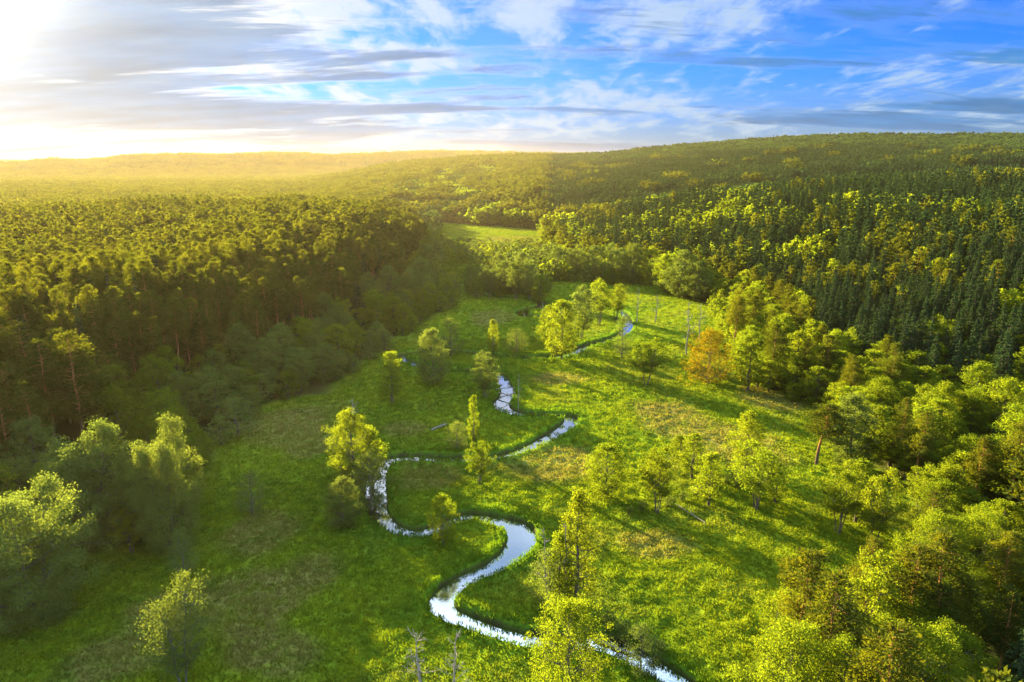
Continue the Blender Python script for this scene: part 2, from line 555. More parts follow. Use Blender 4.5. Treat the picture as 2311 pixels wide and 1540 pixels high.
def water_mat():
    m, nt, out = mat('stream_water')
    geo = nt.n('ShaderNodeNewGeometry')
    mp = nt.n('ShaderNodeMapping')
    mp.inputs['Scale'].default_value = (1, 1, 1)
    nt.L.new(geo.outputs['Position'], mp.inputs[0])
    nz = nt.noise(mp.outputs[0], 1.6, 4, 0.6)
    bp = nt.n('ShaderNodeBump')
    bp.inputs['Strength'].default_value = 0.07
    bp.inputs['Distance'].default_value = 0.10
    nt.L.new(nz, bp.inputs['Height'])
    gl = nt.n('ShaderNodeBsdfGlossy')
    gl.inputs['Roughness'].default_value = 0.06
    gl.inputs['Color'].default_value = (0.70, 0.70, 0.70, 1)
    nt.L.new(bp.outputs[0], gl.inputs['Normal'])
    df = nt.n('ShaderNodeBsdfDiffuse')
    df.inputs[0].default_value = (0.020, 0.022, 0.014, 1)
    fr = nt.n('ShaderNodeFresnel')
    fr.inputs[0].default_value = 1.75
    nt.L.new(bp.outputs[0], fr.inputs['Normal'])
    mx = nt.n('ShaderNodeMixShader')
    nt.L.new(nt.math('ADD', 0.02, fr.outputs[0], clamp=True), mx.inputs[0])
    nt.L.new(df.outputs[0], mx.inputs[1])
    nt.L.new(gl.outputs[0], mx.inputs[2])
    nt.L.new(mx.outputs[0], out.inputs[0])
    return m


M['ground'], M['grass'], M['water'] = ground_mat(), grass_mat(), water_mat()

# ------------------------------------------------------------------ ground: one sheet, finer where the camera is near
radii = [2.0, 10, 20, 30, 40, 48]
r = 54.0
while r < 10500:
    radii.append(r)
    r *= 1 + (0.0034 if r < 320 else 0.0065 if r < 800 else 0.014)
radii = np.array(radii)
angs = np.concatenate([np.linspace(-180, -60, 40, endpoint=False), np.linspace(-60, -41, 76, endpoint=False), np.linspace(-41, 41, 800, endpoint=False),
                       np.linspace(41, 60, 76, endpoint=False), np.linspace(60, 180, 40, endpoint=False)])
A, R = np.meshgrid(np.radians(angs), radii)
GX, GY = (R * np.sin(A)).ravel(), (R * np.cos(A)).ravel()
g_dv = valley_dist(GX, GY)
g_ds = stream_dist(GX, GY)
GZ = height(GX, GY, g_dv, g_ds)
nr, na = R.shape
ii, jj = np.meshgrid(np.arange(nr - 1), np.arange(na), indexing='ij')
j2 = (jj + 1) % na
faces = np.stack([ii * na + jj, (ii + 1) * na + jj, (ii + 1) * na + j2, ii * na + j2], -1).reshape(-1, 4)

# places with last year's dry sedge (photograph pixel, radius across and along in px)
DRY = [(915, 965, 60, 18), (1230, 1050, 150, 40), (980, 1075, 80, 30), (700, 1290, 80, 45), (560, 1350, 120, 70), (640, 1470, 110, 50), (400, 1370, 120, 70), (260, 1480, 120, 60),
       (1650, 1000, 130, 45), (1530, 960, 90, 40), (640, 970, 90, 40), (700, 1010, 60, 25), (1270, 855, 70, 14), (1120, 715, 60, 16), (1480, 1230, 90, 30),
       (1190, 560, 60, 12), (1150, 545, 70, 10), (600, 1200, 90, 50), (1740, 900, 80, 20)]


def dryness(x, y):
    u, v = project(x, y, np.zeros_like(x))
    s = np.zeros_like(x)
    for cx, cy_, rx, ry in DRY:
        c0 = at(cx, cy_)
        ex = abs(at(cx + rx, cy_)[0] - c0[0])
        ey = max(abs(at(cx, cy_ + ry)[1] - c0[1]), abs(at(cx, cy_ - ry)[1] - c0[1]))
        s = np.maximum(s, np.exp(-(((x - c0[0]) / ex) ** 2 + ((y - c0[1]) / ey) ** 2) * 0.8))
    nz = fbm(x, y, 14, 51, 4)
    return np.clip(sstep(s * 1.1 + (nz - 0.5) * 0.9, 0.25, 0.75) * 0.85 + 0.22 * sstep(nz, 0.52, 0.72), 0, 1)


inval = g_dv < 4
dry = np.zeros_like(GX)
dry[inval] = dryness(GX[inval], GY[inval])
lushv = np.exp(-np.clip(g_ds, 0, 20) / 4.0) * (g_ds < 11.5)
dry = dry * (1 - lushv)
gr = np.hypot(GX, GY)
attrs = {
    'dry': ('FLOAT', dry), 'lush': ('FLOAT', lushv),
    'bank': ('FLOAT', (1 - sstep(g_ds + 0.35 * (vnoise(GX, GY, 1.3, 77) - 0.5), 0.25, 0.95)) * (gr < 1500)),
    'wood': ('FLOAT', sstep(g_dv + 6 * (fbm(GX, GY, 9, 61) - 0.5), 1, 9)),
    'far': ('FLOAT', sstep(gr, 3000, 4200)),
}
ground = link('meadow_ground', mesh_from('meadow_ground', np.stack([GX, GY, GZ], 1), faces, [M['ground']], attrs=attrs), kind='structure')
smooth_shade(ground.data)

# water surface
tx, ty = np.gradient(SX), np.gradient(SY)
ln = np.hypot(tx, ty)
nx_, ny_ = -ty / ln, tx / ln
cols = []
for k in (-1, -0.5, 0, 0.5, 1):
    o = k * (SW + 0.5)
    cols.append(np.stack([SX + nx_ * o, SY + ny_ * o, np.full(len(SX), WATER_Z)], 1))
WV = np.stack(cols, 1).reshape(-1, 3)
n = len(SX)
i_, k_ = np.meshgrid(np.arange(n - 1), np.arange(4), indexing='ij')
WF = np.stack([i_ * 5 + k_, i_ * 5 + k_ + 1, (i_ + 1) * 5 + k_ + 1, (i_ + 1) * 5 + k_], -1).reshape(-1, 4)
link('stream_water', mesh_from('stream_water', WV, WF, [M['water']]), kind='structure')


# ------------------------------------------------------------------ tree makers: arrays of quads
class Geo:
    """quads collected for one mesh"""
    def __init__(self):
        self.v, self.f, self.t, self.n = [], [], [], 0

    def quads(self, q, tint):
        """q (m,4,3)"""
        m = len(q)
        self.v.append(q.reshape(-1, 3))
        self.f.append(np.arange(self.n, self.n + 4 * m).reshape(-1, 4))
        self.t.append(np.repeat(tint, 4))
        self.n += 4 * m

    def tube(self, pts, rad, sides=6):
        pts = np.asarray(pts, float)
        k = len(pts)
        tg = np.gradient(pts, axis=0)
        tg /= np.linalg.norm(tg, axis=1, keepdims=True) + 1e-9
        ref = np.where(np.abs(tg[:, 2:3]) > 0.9, np.array([[1.0, 0, 0]]), np.array([[0, 0, 1.0]]))
        a = np.cross(tg, ref)
        a /= np.linalg.norm(a, axis=1, keepdims=True) + 1e-9
        b = np.cross(tg, a)
        th = np.arange(sides) / sides * 2 * math.pi
        ring = pts[:, None] + (a[:, None] * np.cos(th)[None, :, None] + b[:, None] * np.sin(th)[None, :, None]) * np.asarray(rad)[:, None, None]
        self.v.append(ring.reshape(-1, 3))
        i, j = np.meshgrid(np.arange(k - 1), np.arange(sides), indexing='ij')
        j2 = (j + 1) % sides
        self.f.append(self.n + np.stack([i * sides + j, i * sides + j2, (i + 1) * sides + j2, (i + 1) * sides + j], -1).reshape(-1, 4))
        self.t.append(np.zeros(k * sides))
        self.n += k * sides

    def arrays(self):
        if not self.v:
            return np.zeros((0, 3)), np.zeros((0, 4), int), np.zeros(0)
        return np.concatenate(self.v), np.concatenate(self.f), np.concatenate(self.t)


def unit(v):
    return v / (np.linalg.norm(v, axis=-1, keepdims=True) + 1e-9)


def leaf_quads(rng, c, size, dirv=None, ratio=0.6, spread=1.0):
    """diamond shaped leaf sprays at centres c; dirv gives the long axis"""
    m = len(c)
    u = rng.normal(size=(m, 3))
    if dirv is not None:
        u = dirv + spread * 0.5 * u
    u = unit(u)
    v = unit(np.cross(u, rng.normal(size=(m, 3))))
    s = size * rng.uniform(0.65, 1.35, (m, 1))
    a, b = u * s * 0.5, v * s * 0.5 * ratio
    return np.stack([c - a, c - a * 0.1 + b, c + a, c - a * 0.1 - b], 1)


def limb(p0, p1, sag, k=4, rng=None, wob=0.0):
    t = np.linspace(0, 1, k)[:, None]
    p = p0 + (p1 - p0) * t
    p[:, 2] += sag * np.sin(t[:, 0] * math.pi)
    if rng is not None and wob:
        p[1:-1] += rng.normal(size=(k - 2, 3)) * wob
    return p


def broadleaf(seed, h=13.0, wid=7.0, base=0.22, limbs=26, leaves=4200, leaf=0.34, stems=1, egg=0.8, clump=0.115, sparse=0.0, tubes=True, lean=0.0):
    rng = np.random.default_rng(seed)
    crown, wood = Geo(), Geo()
    clumps, wts = [], []
    zb = base * h
    for s in range(stems):
        a0 = s / stems * 2 * math.pi + rng.uniform(0, 1)
        off = 0.0 if stems == 1 else wid * 0.21
        foot = np.array([math.cos(a0), math.sin(a0), 0]) * (0.0 if stems == 1 else 0.35)
        hh = h * (1 if s == 0 else rng.uniform(0.82, 0.98))
        top = np.array([math.cos(a0) * off + lean * hh, math.sin(a0) * off, hh * 0.93])
        stem_p = limb(foot, top, 0, 7, rng, 0.12 if h > 6 else 0.05)
        if tubes:
            r0 = 0.020 * hh / math.sqrt(stems)
            wood.tube(stem_p, np.linspace(r0, r0 * 0.12, 7), 6)
        ww = wid * (1 if stems == 1 else 0.66)
        nl = max(4, int(limbs / stems))
        for i in range(nl):
            u = (i + rng.uniform(0.1, 0.9)) / nl
            az = i * 2.399 + rng.uniform(-0.5, 0.5)
            rr = ww * 0.5 * (math.sin(math.pi * min(0.97, (0.06 + 0.90 * u) ** egg)) ** 0.75) * rng.uniform(0.70, 1.12)
            ze = zb + u * (hh - zb)
            tpos = np.clip(ze - rr * rng.uniform(0.45, 0.9), zb * 0.7, hh * 0.9) / (hh * 0.93)
            k = min(tpos, 1) * 6
            k0 = min(int(k), 5)
            start = stem_p[k0] + (stem_p[k0 + 1] - stem_p[k0]) * (k - k0)
            mid = stem_p[min(int(ze / hh * 6), 6)]
            end = np.array([mid[0] + rr * math.cos(az), mid[1] + rr * math.sin(az), ze])
            lp = limb(start, end, -0.05 * rr, 4, rng, 0.05 * rr)
            if tubes:
                r1 = 0.0062 * hh * (1.15 - 0.6 * u)
                wood.tube(lp, np.linspace(r1, r1 * 0.25, 4), 4)
            cr = wid * clump
            if rng.uniform() > sparse:
                clumps.append((*end, cr * rng.uniform(0.8, 1.3)))
                wts.append(1.0)
                clumps.append((*(lp[2] + rng.normal(size=3) * cr * 0.4), cr * rng.uniform(0.7, 1.1)))
                wts.append(0.55)
            for q in range(3):
                e2 = lp[2] + (end - lp[2]) * rng.uniform(0.2, 1.1) + rng.normal(size=3) * rr * 0.26
                if tubes and q < 2:
                    wood.tube(limb(lp[2], e2, 0, 3), np.array([r1 * 0.5, r1 * 0.3, r1 * 0.12]), 3)
                if rng.uniform() > sparse:
                    clumps.append((*e2, cr * rng.uniform(0.55, 1.0)))
                    wts.append(0.55)
        clumps.append((*(top + np.array([0, 0, hh * 0.03])), wid * clump * 0.8))
        wts.append(0.8)
    cl = np.array(clumps)
    wts = np.array(wts)
    pick = rng.choice(len(cl), leaves, p=wts / wts.sum())
    g = rng.normal(size=(leaves, 3))
    g = g / (np.linalg.norm(g, axis=1, keepdims=True) + 1e-6) * rng.uniform(0.15, 1.25, (leaves, 1)) ** 0.6
    c = cl[pick, :3] + g * cl[pick, 3:4] * np.array([1.15, 1.15, 0.8])
    c[:, 2] = np.maximum(c[:, 2], 0.3)
    tint = np.clip(0.5 + 0.35 * rng.normal(size=len(cl)), 0, 1)[pick] * 0.6 + rng.uniform(0, 0.4, leaves)
    crown.quads(leaf_quads(rng, c, leaf, ratio=0.75), tint)
    return crown, wood


def pine(seed, h=25.0, wid=6.5, base=0.48, branches=34, leaves=3600, leaf=0.55, tubes=True, lean=0.0):
    rng = np.random.default_rng(seed)
    crown, wood = Geo(), Geo()
    tp = limb(np.zeros(3), np.array([rng.normal() * 0.5 + lean * h, rng.normal() * 0.5, h * 0.97]), 0, 8, rng, 0.12)
    if tubes:
        wood.tube(tp, 0.26 * (h / 25) * np.array([1.15, 0.95, 0.86, 0.78, 0.66, 0.5, 0.3, 0.08]), 7)
    cl, wts, dirs = [], [], []
    for i in range(branches):
        u = (i + rng.uniform(0, 1)) / branches
        z = h * (base + (1 - base) * u)
        az = i * 2.399 + rng.uniform(-0.6, 0.6)
        rr = wid * 0.5 * (min(1.0, 0.55 + 1.6 * u) * (1 - u) ** 0.55 + 0.06) * 1.12 * rng.uniform(0.55, 1.2)
        k = min(z / (h * 0.97), 0.999) * 7
        st = tp[int(k)] + (tp[int(k) + 1] - tp[int(k)]) * (k - int(k))
        end = st + np.array([math.cos(az) * rr, math.sin(az) * rr, rr * rng.uniform(0.0, 0.5)])
        lp = limb(st, end, 0.06 * rr, 4)
        if tubes:
            wood.tube(lp, np.array([0.075, 0.055, 0.04, 0.015]) * (h / 25), 4)
        for q in (0.55, 0.8, 1.0):
            p = st + (end - st) * q + rng.normal(size=3) * 0.12 * rr
            cl.append((*p, (0.55 + 0.36 * rr * rng.uniform(0.6, 1.1)) * (0.8 if q < 0.6 else 1)))
            wts.append(cl[-1][3] ** 2)
            dirs.append(unit(np.array([math.cos(az), math.sin(az), 0.5])))
        if rng.uniform() < 0.5 and u < 0.15 and tubes:        # dead snags under the crown
            zz = h * base * rng.uniform(0.6, 1)
            wood.tube(np.array([[0, 0, zz], [math.cos(az) * 0.9, math.sin(az) * 0.9, zz - 0.1]]) + np.append(tp[int(zz / h * 7)][:2], 0), np.array([0.05, 0.02]), 3)
    cl.append((*(tp[-1] + np.array([0, 0, 0.2])), 0.9))
    wts.append(0.9)
    dirs.append(np.array([0, 0, 1.0]))
    cl, wts, dirs = np.array(cl), np.array(wts), np.array(dirs)
    pick = rng.choice(len(cl), leaves, p=wts / wts.sum())
    g = unit(rng.normal(size=(leaves, 3))) * rng.uniform(0.1, 1.15, (leaves, 1)) ** 0.6
    c = cl[pick, :3] + g * cl[pick, 3:4] * np.array([1.0, 1.0, 0.70])
    tint = np.clip(0.5 + 0.3 * rng.normal(size=len(cl)), 0, 1)[pick] * 0.6 + rng.uniform(0, 0.4, leaves)
    crown.quads(leaf_quads(rng, c, leaf, dirs[pick] + g * 0.8, 0.42), tint)
    return crown, wood


def spruce(seed, h=24.0, wid=6.5, base=0.06, whorls=26, per=7, leaves=3600, leaf=0.6, tubes=True):
    rng = np.random.default_rng(seed)
    crown, wood = Geo(), Geo()
    if tubes:
        wood.tube(limb(np.zeros(3), np.array([0, 0, h]), 0, 6, rng, 0.04), np.linspace(0.27, 0.03, 6) * h / 24, 6)
    c, dv = [], []
    segs, wts = [], []
    for i in range(whorls):
        u = (i + rng.uniform(0, 0.8)) / whorls
        z = h * (base + (0.985 - base) * u)
        L0 = wid * 0.5 * ((1 - u) ** 0.85 + 0.03) * (0.75 + 0.25 * min(1, u * 6))
        for k in range(per):
            az = k / per * 2 * math.pi + i * 1.1 + rng.uniform(-0.3, 0.3)
            L = L0 * rng.uniform(0.62, 1.15)
            st = np.array([0, 0, z])
            end = np.array([math.cos(az) * L, math.sin(az) * L, z - L * rng.uniform(0.12, 0.42)])
            segs.append((st, end))
            wts.append(L + 0.1)
            if tubes and k % 2 == 0 and L > 0.8:
                wood.tube(limb(st, end, 0.08 * L, 3), np.array([0.05, 0.035, 0.01]) * h / 24, 3)
    st = np.array([s[0] for s in segs])
    en = np.array([s[1] for s in segs])
    wts = np.array(wts)
    pick = rng.choice(len(st), leaves, p=wts / wts.sum())
    t = rng.uniform(0.12, 1.05, (leaves, 1)) ** 0.7
    dvec = en[pick] - st[pick]
    L = np.linalg.norm(dvec, axis=1, keepdims=True)
    side = unit(np.cross(dvec, np.array([0, 0, 1.0])))
    c = st[pick] + dvec * t + side * L * 0.24 * rng.uniform(-1, 1, (leaves, 1)) * (1.15 - t * 0.7)
    c[:, 2] += 0.10 * L[:, 0] * np.sin(t[:, 0] * 3.1) - rng.uniform(0, 0.30, leaves)
    tint = rng.uniform(0, 1, leaves) * 0.6 + 0.4 * np.clip(t[:, 0], 0, 1)
    crown.quads(leaf_quads(rng, c, leaf, unit(dvec) * 0.8 + np.array([0, 0, -0.55]), 0.45), tint)
    return crown, wood


def snag(seed, h=14.0, limbs=14, broken=False, fine=True):
    """standing dead tree: bare stem, bare limbs and twigs"""
    rng = np.random.default_rng(seed)
    wood, twig = Geo(), Geo()
    tp = limb(np.zeros(3), np.array([rng.normal() * 0.6, rng.normal() * 0.6, h]), 0, 7, rng, 0.16)
    wood.tube(tp, np.linspace(0.24, 0.09 if broken else 0.03, 7) * h / 14, 6)
    for i in range(limbs):
        u = 0.3 + 0.68 * (i + rng.uniform(0, 1)) / limbs
        az = rng.uniform(0, 6.28)
        L = h * 0.20 * (1.25 - u) * rng.uniform(0.5, 1.4)
        k = u * 6
        st = tp[int(k)] + (tp[min(int(k) + 1, 6)] - tp[int(k)]) * (k - int(k))
        end = st + np.array([math.cos(az) * L, math.sin(az) * L, L * rng.uniform(0.2, 0.9)])
        lp = limb(st, end, 0.08 * L, 4, rng, 0.06 * L)
        twig.tube(lp, np.array([0.075, 0.06, 0.045, 0.02]) * h / 14, 4)
        for q in range(4 if fine else 1):
            e2 = lp[2] + (end - lp[2]) * rng.uniform(-0.3, 0.8) + unit(rng.normal(size=3) + np.array([0, 0, 0.4])) * L * 0.42
            twig.tube(limb(lp[rng.integers(1, 3)], e2, 0, 3), np.array([0.035, 0.025, 0.01]) * h / 14, 3)
    return twig, wood


def as_mesh(name, geo, material):
    v, f, t = geo.arrays()
    return mesh_from(name, v, f, [material], attrs={'tint': ('FLOAT', t)})


# detailed trees, as (crown mesh, trunk mesh, height, width)
LIB = {}


def add_lib(kind, crown_wood, crown_m, bark_m, h, wid):
    c, wd = crown_wood
    me_w = as_mesh(kind + '_trunk', wd, M[bark_m])
    smooth_shade(me_w)
    LIB.setdefault(kind, []).append((as_mesh(kind + '_crown', c, M[crown_m]), me_w, h, wid))


for s in range(3):
    add_lib('egg', broadleaf(10 + s, 13, 8, 0.14, 38, 12000, 0.25), 'leaf', 'bark', 13, 8)
    add_lib('egg_grey', broadleaf(20 + s, 14, 8, 0.08, 42, 13000, 0.27), 'leaf_grey', 'bark', 14, 8)
for s in range(3):
    add_lib('multi', broadleaf(30 + s, 14, 9.5, 0.34, 40, 9500, 0.25, stems=4, clump=0.09), 'leaf', 'bark', 14, 9.5)
    add_lib('slim', broadleaf(40 + s, 13, 4.2, 0.16, 28, 5600, 0.25, egg=0.7, clump=0.17), 'leaf', 'bark', 13, 4.2)
for s in range(2):
    add_lib('sparse', broadleaf(50 + s, 11, 6, 0.12, 32, 4200, 0.20, clump=0.14, sparse=0.08), 'leaf_grey', 'bark', 11, 6)
    add_lib('multi_grey', broadleaf(60 + s, 14, 9.5, 0.24, 40, 11000, 0.26, stems=3, clump=0.10), 'leaf_grey', 'bark', 14, 9.5)
    add_lib('big_grey', broadleaf(64 + s, 18, 16, 0.05, 84, 52000, 0.23, stems=3, clump=0.078), 'leaf_grey', 'bark', 18, 16)
    add_lib('big', broadleaf(66 + s, 17, 11, 0.14, 60, 26000, 0.21, clump=0.088), 'leaf', 'bark', 17, 11)
    add_lib('big_thin', broadleaf(68 + s, 15, 11, 0.20, 52, 11000, 0.22, stems=2, clump=0.10), 'leaf_grey', 'bark', 15, 11)
add_lib('oak', broadleaf(72, 14, 13, 0.16, 44, 10000, 0.27, egg=0.65, clump=0.085), 'leaf_oak', 'bark', 14, 13)
add_lib('poplar', broadleaf(80, 22, 6.5, 0.08, 56, 10500, 0.27, egg=0.62, clump=0.14), 'leaf', 'bark', 22, 6.5)
for s in range(5):
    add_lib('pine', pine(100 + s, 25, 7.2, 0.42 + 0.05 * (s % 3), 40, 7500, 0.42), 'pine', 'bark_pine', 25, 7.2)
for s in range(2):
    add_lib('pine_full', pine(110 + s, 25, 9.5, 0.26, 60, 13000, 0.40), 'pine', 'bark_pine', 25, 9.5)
for s in range(3):
    add_lib('spruce', spruce(120 + s, 24, 7.5, leaves=6500, leaf=0.46), 'spruce', 'bark', 24, 7.5)
for s in range(3):
    add_lib('dead', snag(140 + s, 14, 16), 'bark_dead', 'bark_dead', 14, 5)
add_lib('stub', snag(150, 14, 9, True), 'bark_dead', 'bark_dead', 14, 4)
for s in range(2):
    add_lib('bush', broadleaf(160 + s, 4, 4.5, 0.02, 22, 1500, 0.28, stems=3, clump=0.15), 'leaf_grey', 'bark', 4, 4.5)

rngp = random.Random(4)
COUNT = {}


def place_tree(name, kind, x, y, z, hgt, wid, label, cat, group=None, rot=None, var=None, part_names=('trunk', 'crown')):
    lib = LIB[kind]
    cm, tm, h0, w0 = lib[var if var is not None else rngp.randrange(len(lib))]
    e = bpy.data.objects.new(name, None)
    e.empty_display_size = 0.5
    C.objects.link(e)
    e.location = (x, y, z)
    e.rotation_euler = (0, 0, rngp.uniform(0, 6.28) if rot is None else rot)
    e.scale = (wid / w0, wid / w0, hgt / h0)
    e['label'], e['category'] = label, cat
    if group:
        e['group'] = group
    link(part_names[0], tm, e)
    if part_names[1]:
        link(part_names[1], cm, e)
    COUNT[name] = COUNT.get(name, 0) + 1
    return e


taken = []       # places already used: x, y, clear radius


def tree_px(name, kind, bx, by, ty, wpx, label, cat='tree', dz=0.0, var=None, group=None, parts=('trunk', 'crown'), rot=None):
    """a tree whose foot is at photograph pixel (bx, by) and whose top reaches row ty"""
    x, y = at(bx, by, dz)
    z = float(height(np.array([x]), np.array([y]))[0])
    x, y = at(bx, by, z)
    z = float(height(np.array([x]), np.array([y]))[0]) - 0.1
    r_ = math.hypot(x, y)
    lo, hi = 0.5, 45.0
    for _ in range(40):
        mid = (lo + hi) / 2
        if project(x, y, z + mid)[1] > ty:
            lo = mid
        else:
            hi = mid
    wid = wpx * depth_of(x, y, z + lo * 0.6) / F
    taken.append((x, y, max(wid * 0.42, 1.5)))
    return place_tree(name, kind, x, y, z, lo, wid, label, cat, group, var=var, part_names=parts, rot=rot)


B = 'broadleaf_tree'
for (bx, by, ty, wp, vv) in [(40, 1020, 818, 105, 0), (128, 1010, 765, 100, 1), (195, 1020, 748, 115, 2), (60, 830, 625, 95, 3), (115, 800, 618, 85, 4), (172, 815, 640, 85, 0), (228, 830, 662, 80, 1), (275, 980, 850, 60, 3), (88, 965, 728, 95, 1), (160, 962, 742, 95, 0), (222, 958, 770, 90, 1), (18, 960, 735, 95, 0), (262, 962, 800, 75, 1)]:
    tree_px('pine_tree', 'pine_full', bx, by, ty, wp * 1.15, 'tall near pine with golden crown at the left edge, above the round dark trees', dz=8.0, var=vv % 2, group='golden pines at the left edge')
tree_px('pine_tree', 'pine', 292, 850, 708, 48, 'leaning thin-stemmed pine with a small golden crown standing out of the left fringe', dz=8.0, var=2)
# ---- trees that stand by themselves on the meadow, near to far
tree_px(B, 'big', 1280, 1615, 1352, 165, 'big olive yellow broadleaf tree hiding the stream at the bottom edge of the photo', var=0)
tree_px(B, 'poplar', 1300, 1368, 1108, 85, 'tall slender bright yellow tree beside two bare stems inside the lowest stream loop')
tree_px(B, 'slim', 1262, 1372, 1205, 56, 'bright yellow narrow tree leaning against the tall slender one by the lowest stream loop')
tree_px(B, 'sparse', 1240, 1370, 1240, 95, 'low thin yellow-green tree under the leaning bare tree, inside the lowest stream loop')
tree_px(B, 'sparse', 1445, 1520, 1410, 80, 'small thin yellow-green tree on the right bank just above the bottom bend of the stream')
tree_px(B, 'big', 800, 1105, 930, 105, 'large golden tree standing on the outer bank of the wide left stream bend')
tree_px(B, 'slim', 842, 1108, 965, 62, 'narrow golden tree touching the right side of the large golden tree on the stream bend')
tree_px(B, 'egg_grey', 775, 1190, 1080, 82, 'rounded low tree with a pale yellow top, left of the stream below the golden tree')
tree_px(B, 'sparse', 838, 1158, 1020, 85, 'thin grey-green tree leaning over the water at the wide left stream bend')
tree_px(B, 'egg', 1000, 1232, 1118, 64, 'small bright yellow-green tree on the inner bank, its crown over the water')
tree_px(B, 'multi', 1082, 1092, 995, 70, 'small yellow-topped tree on several bare stems, below the straight reach of the stream')
tree_px(B, 'slim', 1070, 1012, 893, 24, 'very narrow pole-like tree with a yellow tip in the stream loop by the fallen log')
tree_px(B, 'sparse', 1032, 1015, 952, 52, 'faint grey-green small tree right of the fallen log')
tree_px(B, 'egg_grey', 977, 866, 745, 75, 'dark green egg-shaped tree left of the two thin stream ribbons in mid valley')
tree_px(B, 'slim', 885, 908, 795, 50, 'narrow dark green tree by itself on the left meadow, near the forest edge')
tree_px(B, 'multi_grey', 1097, 898, 795, 75, 'grey-green tree on several leaning stems on the left bank of the silver stream bend')
tree_px(B, 'slim', 1113, 806, 722, 24, 'thin pointed dark tree on the far bank of the long straight stream ribbon')
tree_px(B, 'sparse', 1165, 808, 742, 50, 'grey transparent tree right of the thin pointed tree on the long stream ribbon')
tree_px(B, 'sparse', 1018, 805, 718, 55, 'grey transparent tree at the left end of the long straight stream ribbon')
tree_px(B, 'egg', 1268, 812, 680, 80, 'largest dark tree of the clump at the stream, left of the bright water')
tree_px(B, 'egg', 1240, 775, 692, 50, 'left tree of the clump at the bright water, half hidden by the largest one')
tree_px(B, 'multi_grey', 1310, 765, 648, 80, 'tall open tree at the back of the clump on the bright water')
tree_px(B, 'multi', 1352, 735, 630, 66, 'open tree right behind the stream clump, with bare lower stems')
tree_px(B, 'multi', 1390, 722, 642, 60, 'right-hand open tree behind the stream clump, above the small bright pool')
tree_px(B, 'egg', 1380, 643, 604, 30, 'tiny round light green tree by itself on the sunlit far meadow')
tree_px(B, 'sparse', 1403, 808, 715, 42, 'thin dark tree on the right bank at the end of the bright water')
tree_px(B, 'multi', 1458, 868, 762, 92, 'yellow-green tree of several spreading stems on one dark stump, open meadow')
tree_px(B, 'egg', 1368, 1118, 1005, 88, 'neat egg-shaped golden-green tree by itself on the right meadow, trunk showing')
tree_px(B, 'multi', 1482, 1160, 1008, 92, 'golden-green tree forking from the ground, right of the neat egg-shaped one')
tree_px(B, 'slim', 1562, 1080, 980, 56, 'light green tree behind the ditch, first left of the taller pointed one')
tree_px(B, 'slim', 1535, 1040, 985, 46, 'small light green tree at the back of the meadow row, leftmost of three')
tree_px(B, 'slim', 1598, 1142, 1020, 58, 'narrow yellow-green tree with a single straight stem beside the dark ditch')
tree_px(B, 'egg', 1682, 1060, 930, 72, 'tall pointed light green tree behind the wide multi-stemmed one on the right meadow')
tree_px(B, 'multi', 1705, 1150, 1002, 135, 'wide light green tree on three thick grey stems, biggest on the right meadow')
tree_px(B, 'slim', 1748, 1135, 1045, 44, 'thin pair of light green stems just right of the wide multi-stemmed tree')
tree_px(B, 'multi', 1890, 1205, 1045, 115, 'olive tree with a fan of thin bare stems at the right forest edge')
tree_px(B, 'multi', 1968, 1245, 1055, 100, 'yellow-green tree on pale thin stems, nearest one right of the olive fan-stemmed tree')
tree_px(B, 'slim', 1930, 1180, 1040, 66, 'narrow yellow-green tree between the olive fan-stemmed tree and the pale-stemmed one')
tree_px('pine_tree', 'pine', 1842, 1048, 912, 100, 'single dark pine with a bare straight trunk in front of the right forest edge', var=1)
tree_px(B, 'egg_grey', 1915, 1060, 895, 95, 'dark olive round-topped tree right behind the single pine at the right forest edge')
tree_px(B, 'oak', 1598, 868, 748, 105, 'bronze-orange spreading oak-like tree at the corner of the right forest edge')
tree_px(B, 'slim', 1687, 883, 772, 52, 'bright light green narrow tree standing right of the bronze-orange tree')
tree_px(B, 'big_thin', 415, 1545, 1312, 165, 'large thin tree with two dark trunks and bright yellow top, bottom left', var=1)
tree_px(B, 'sparse', 418, 1312, 1198, 66, 'small faint grey-green tree on thin stems above the yellow-topped tree, bottom left')
tree_px(B, 'sparse', 570, 1160, 1066, 72, 'small dark transparent tree by itself on the shaded left meadow')
tree_px(B, 'sparse', 538, 985, 898, 80, 'grey-green small tree in front of the left forest edge, right of a rounder one')
tree_px(B, 'egg_grey', 492, 950, 862, 92, 'rounded grey-green small tree in front of the left forest edge')
tree_px(B, 'big_grey', 85, 1400, 1105, 300, 'huge dark grey-green tree with a pale trunk in the lower left corner', var=0)
tree_px(B, 'big_grey', 215, 1225, 965, 240, 'large round dark green tree filling the gap between the pines and the left meadow', var=1)
tree_px(B, 'big_grey', 390, 1245, 958, 185, 'large dark tree with two bright yellow tops at the left meadow edge', var=1)
tree_px(B, 'egg_grey', 330, 1215, 1005, 120, 'dark bushy tree squeezed left of the tree with two bright yellow tops')
# near right corner
tree_px(B, 'big', 1815, 1500, 1308, 160, 'light olive tree with a thin dark stem at the lower right meadow corner')
tree_px(B, 'big', 1760, 1690, 1415, 215, 'wide bright olive tree cut off by the bottom edge, lower right', var=1)
tree_px(B, 'multi', 1935, 1530, 1258, 170, 'tall olive tree in front of the lower right pines', var=1)
tree_px(B, 'big', 2090, 1360, 1160, 150, 'lime green round-topped tree standing out above the lower right pines', var=1)
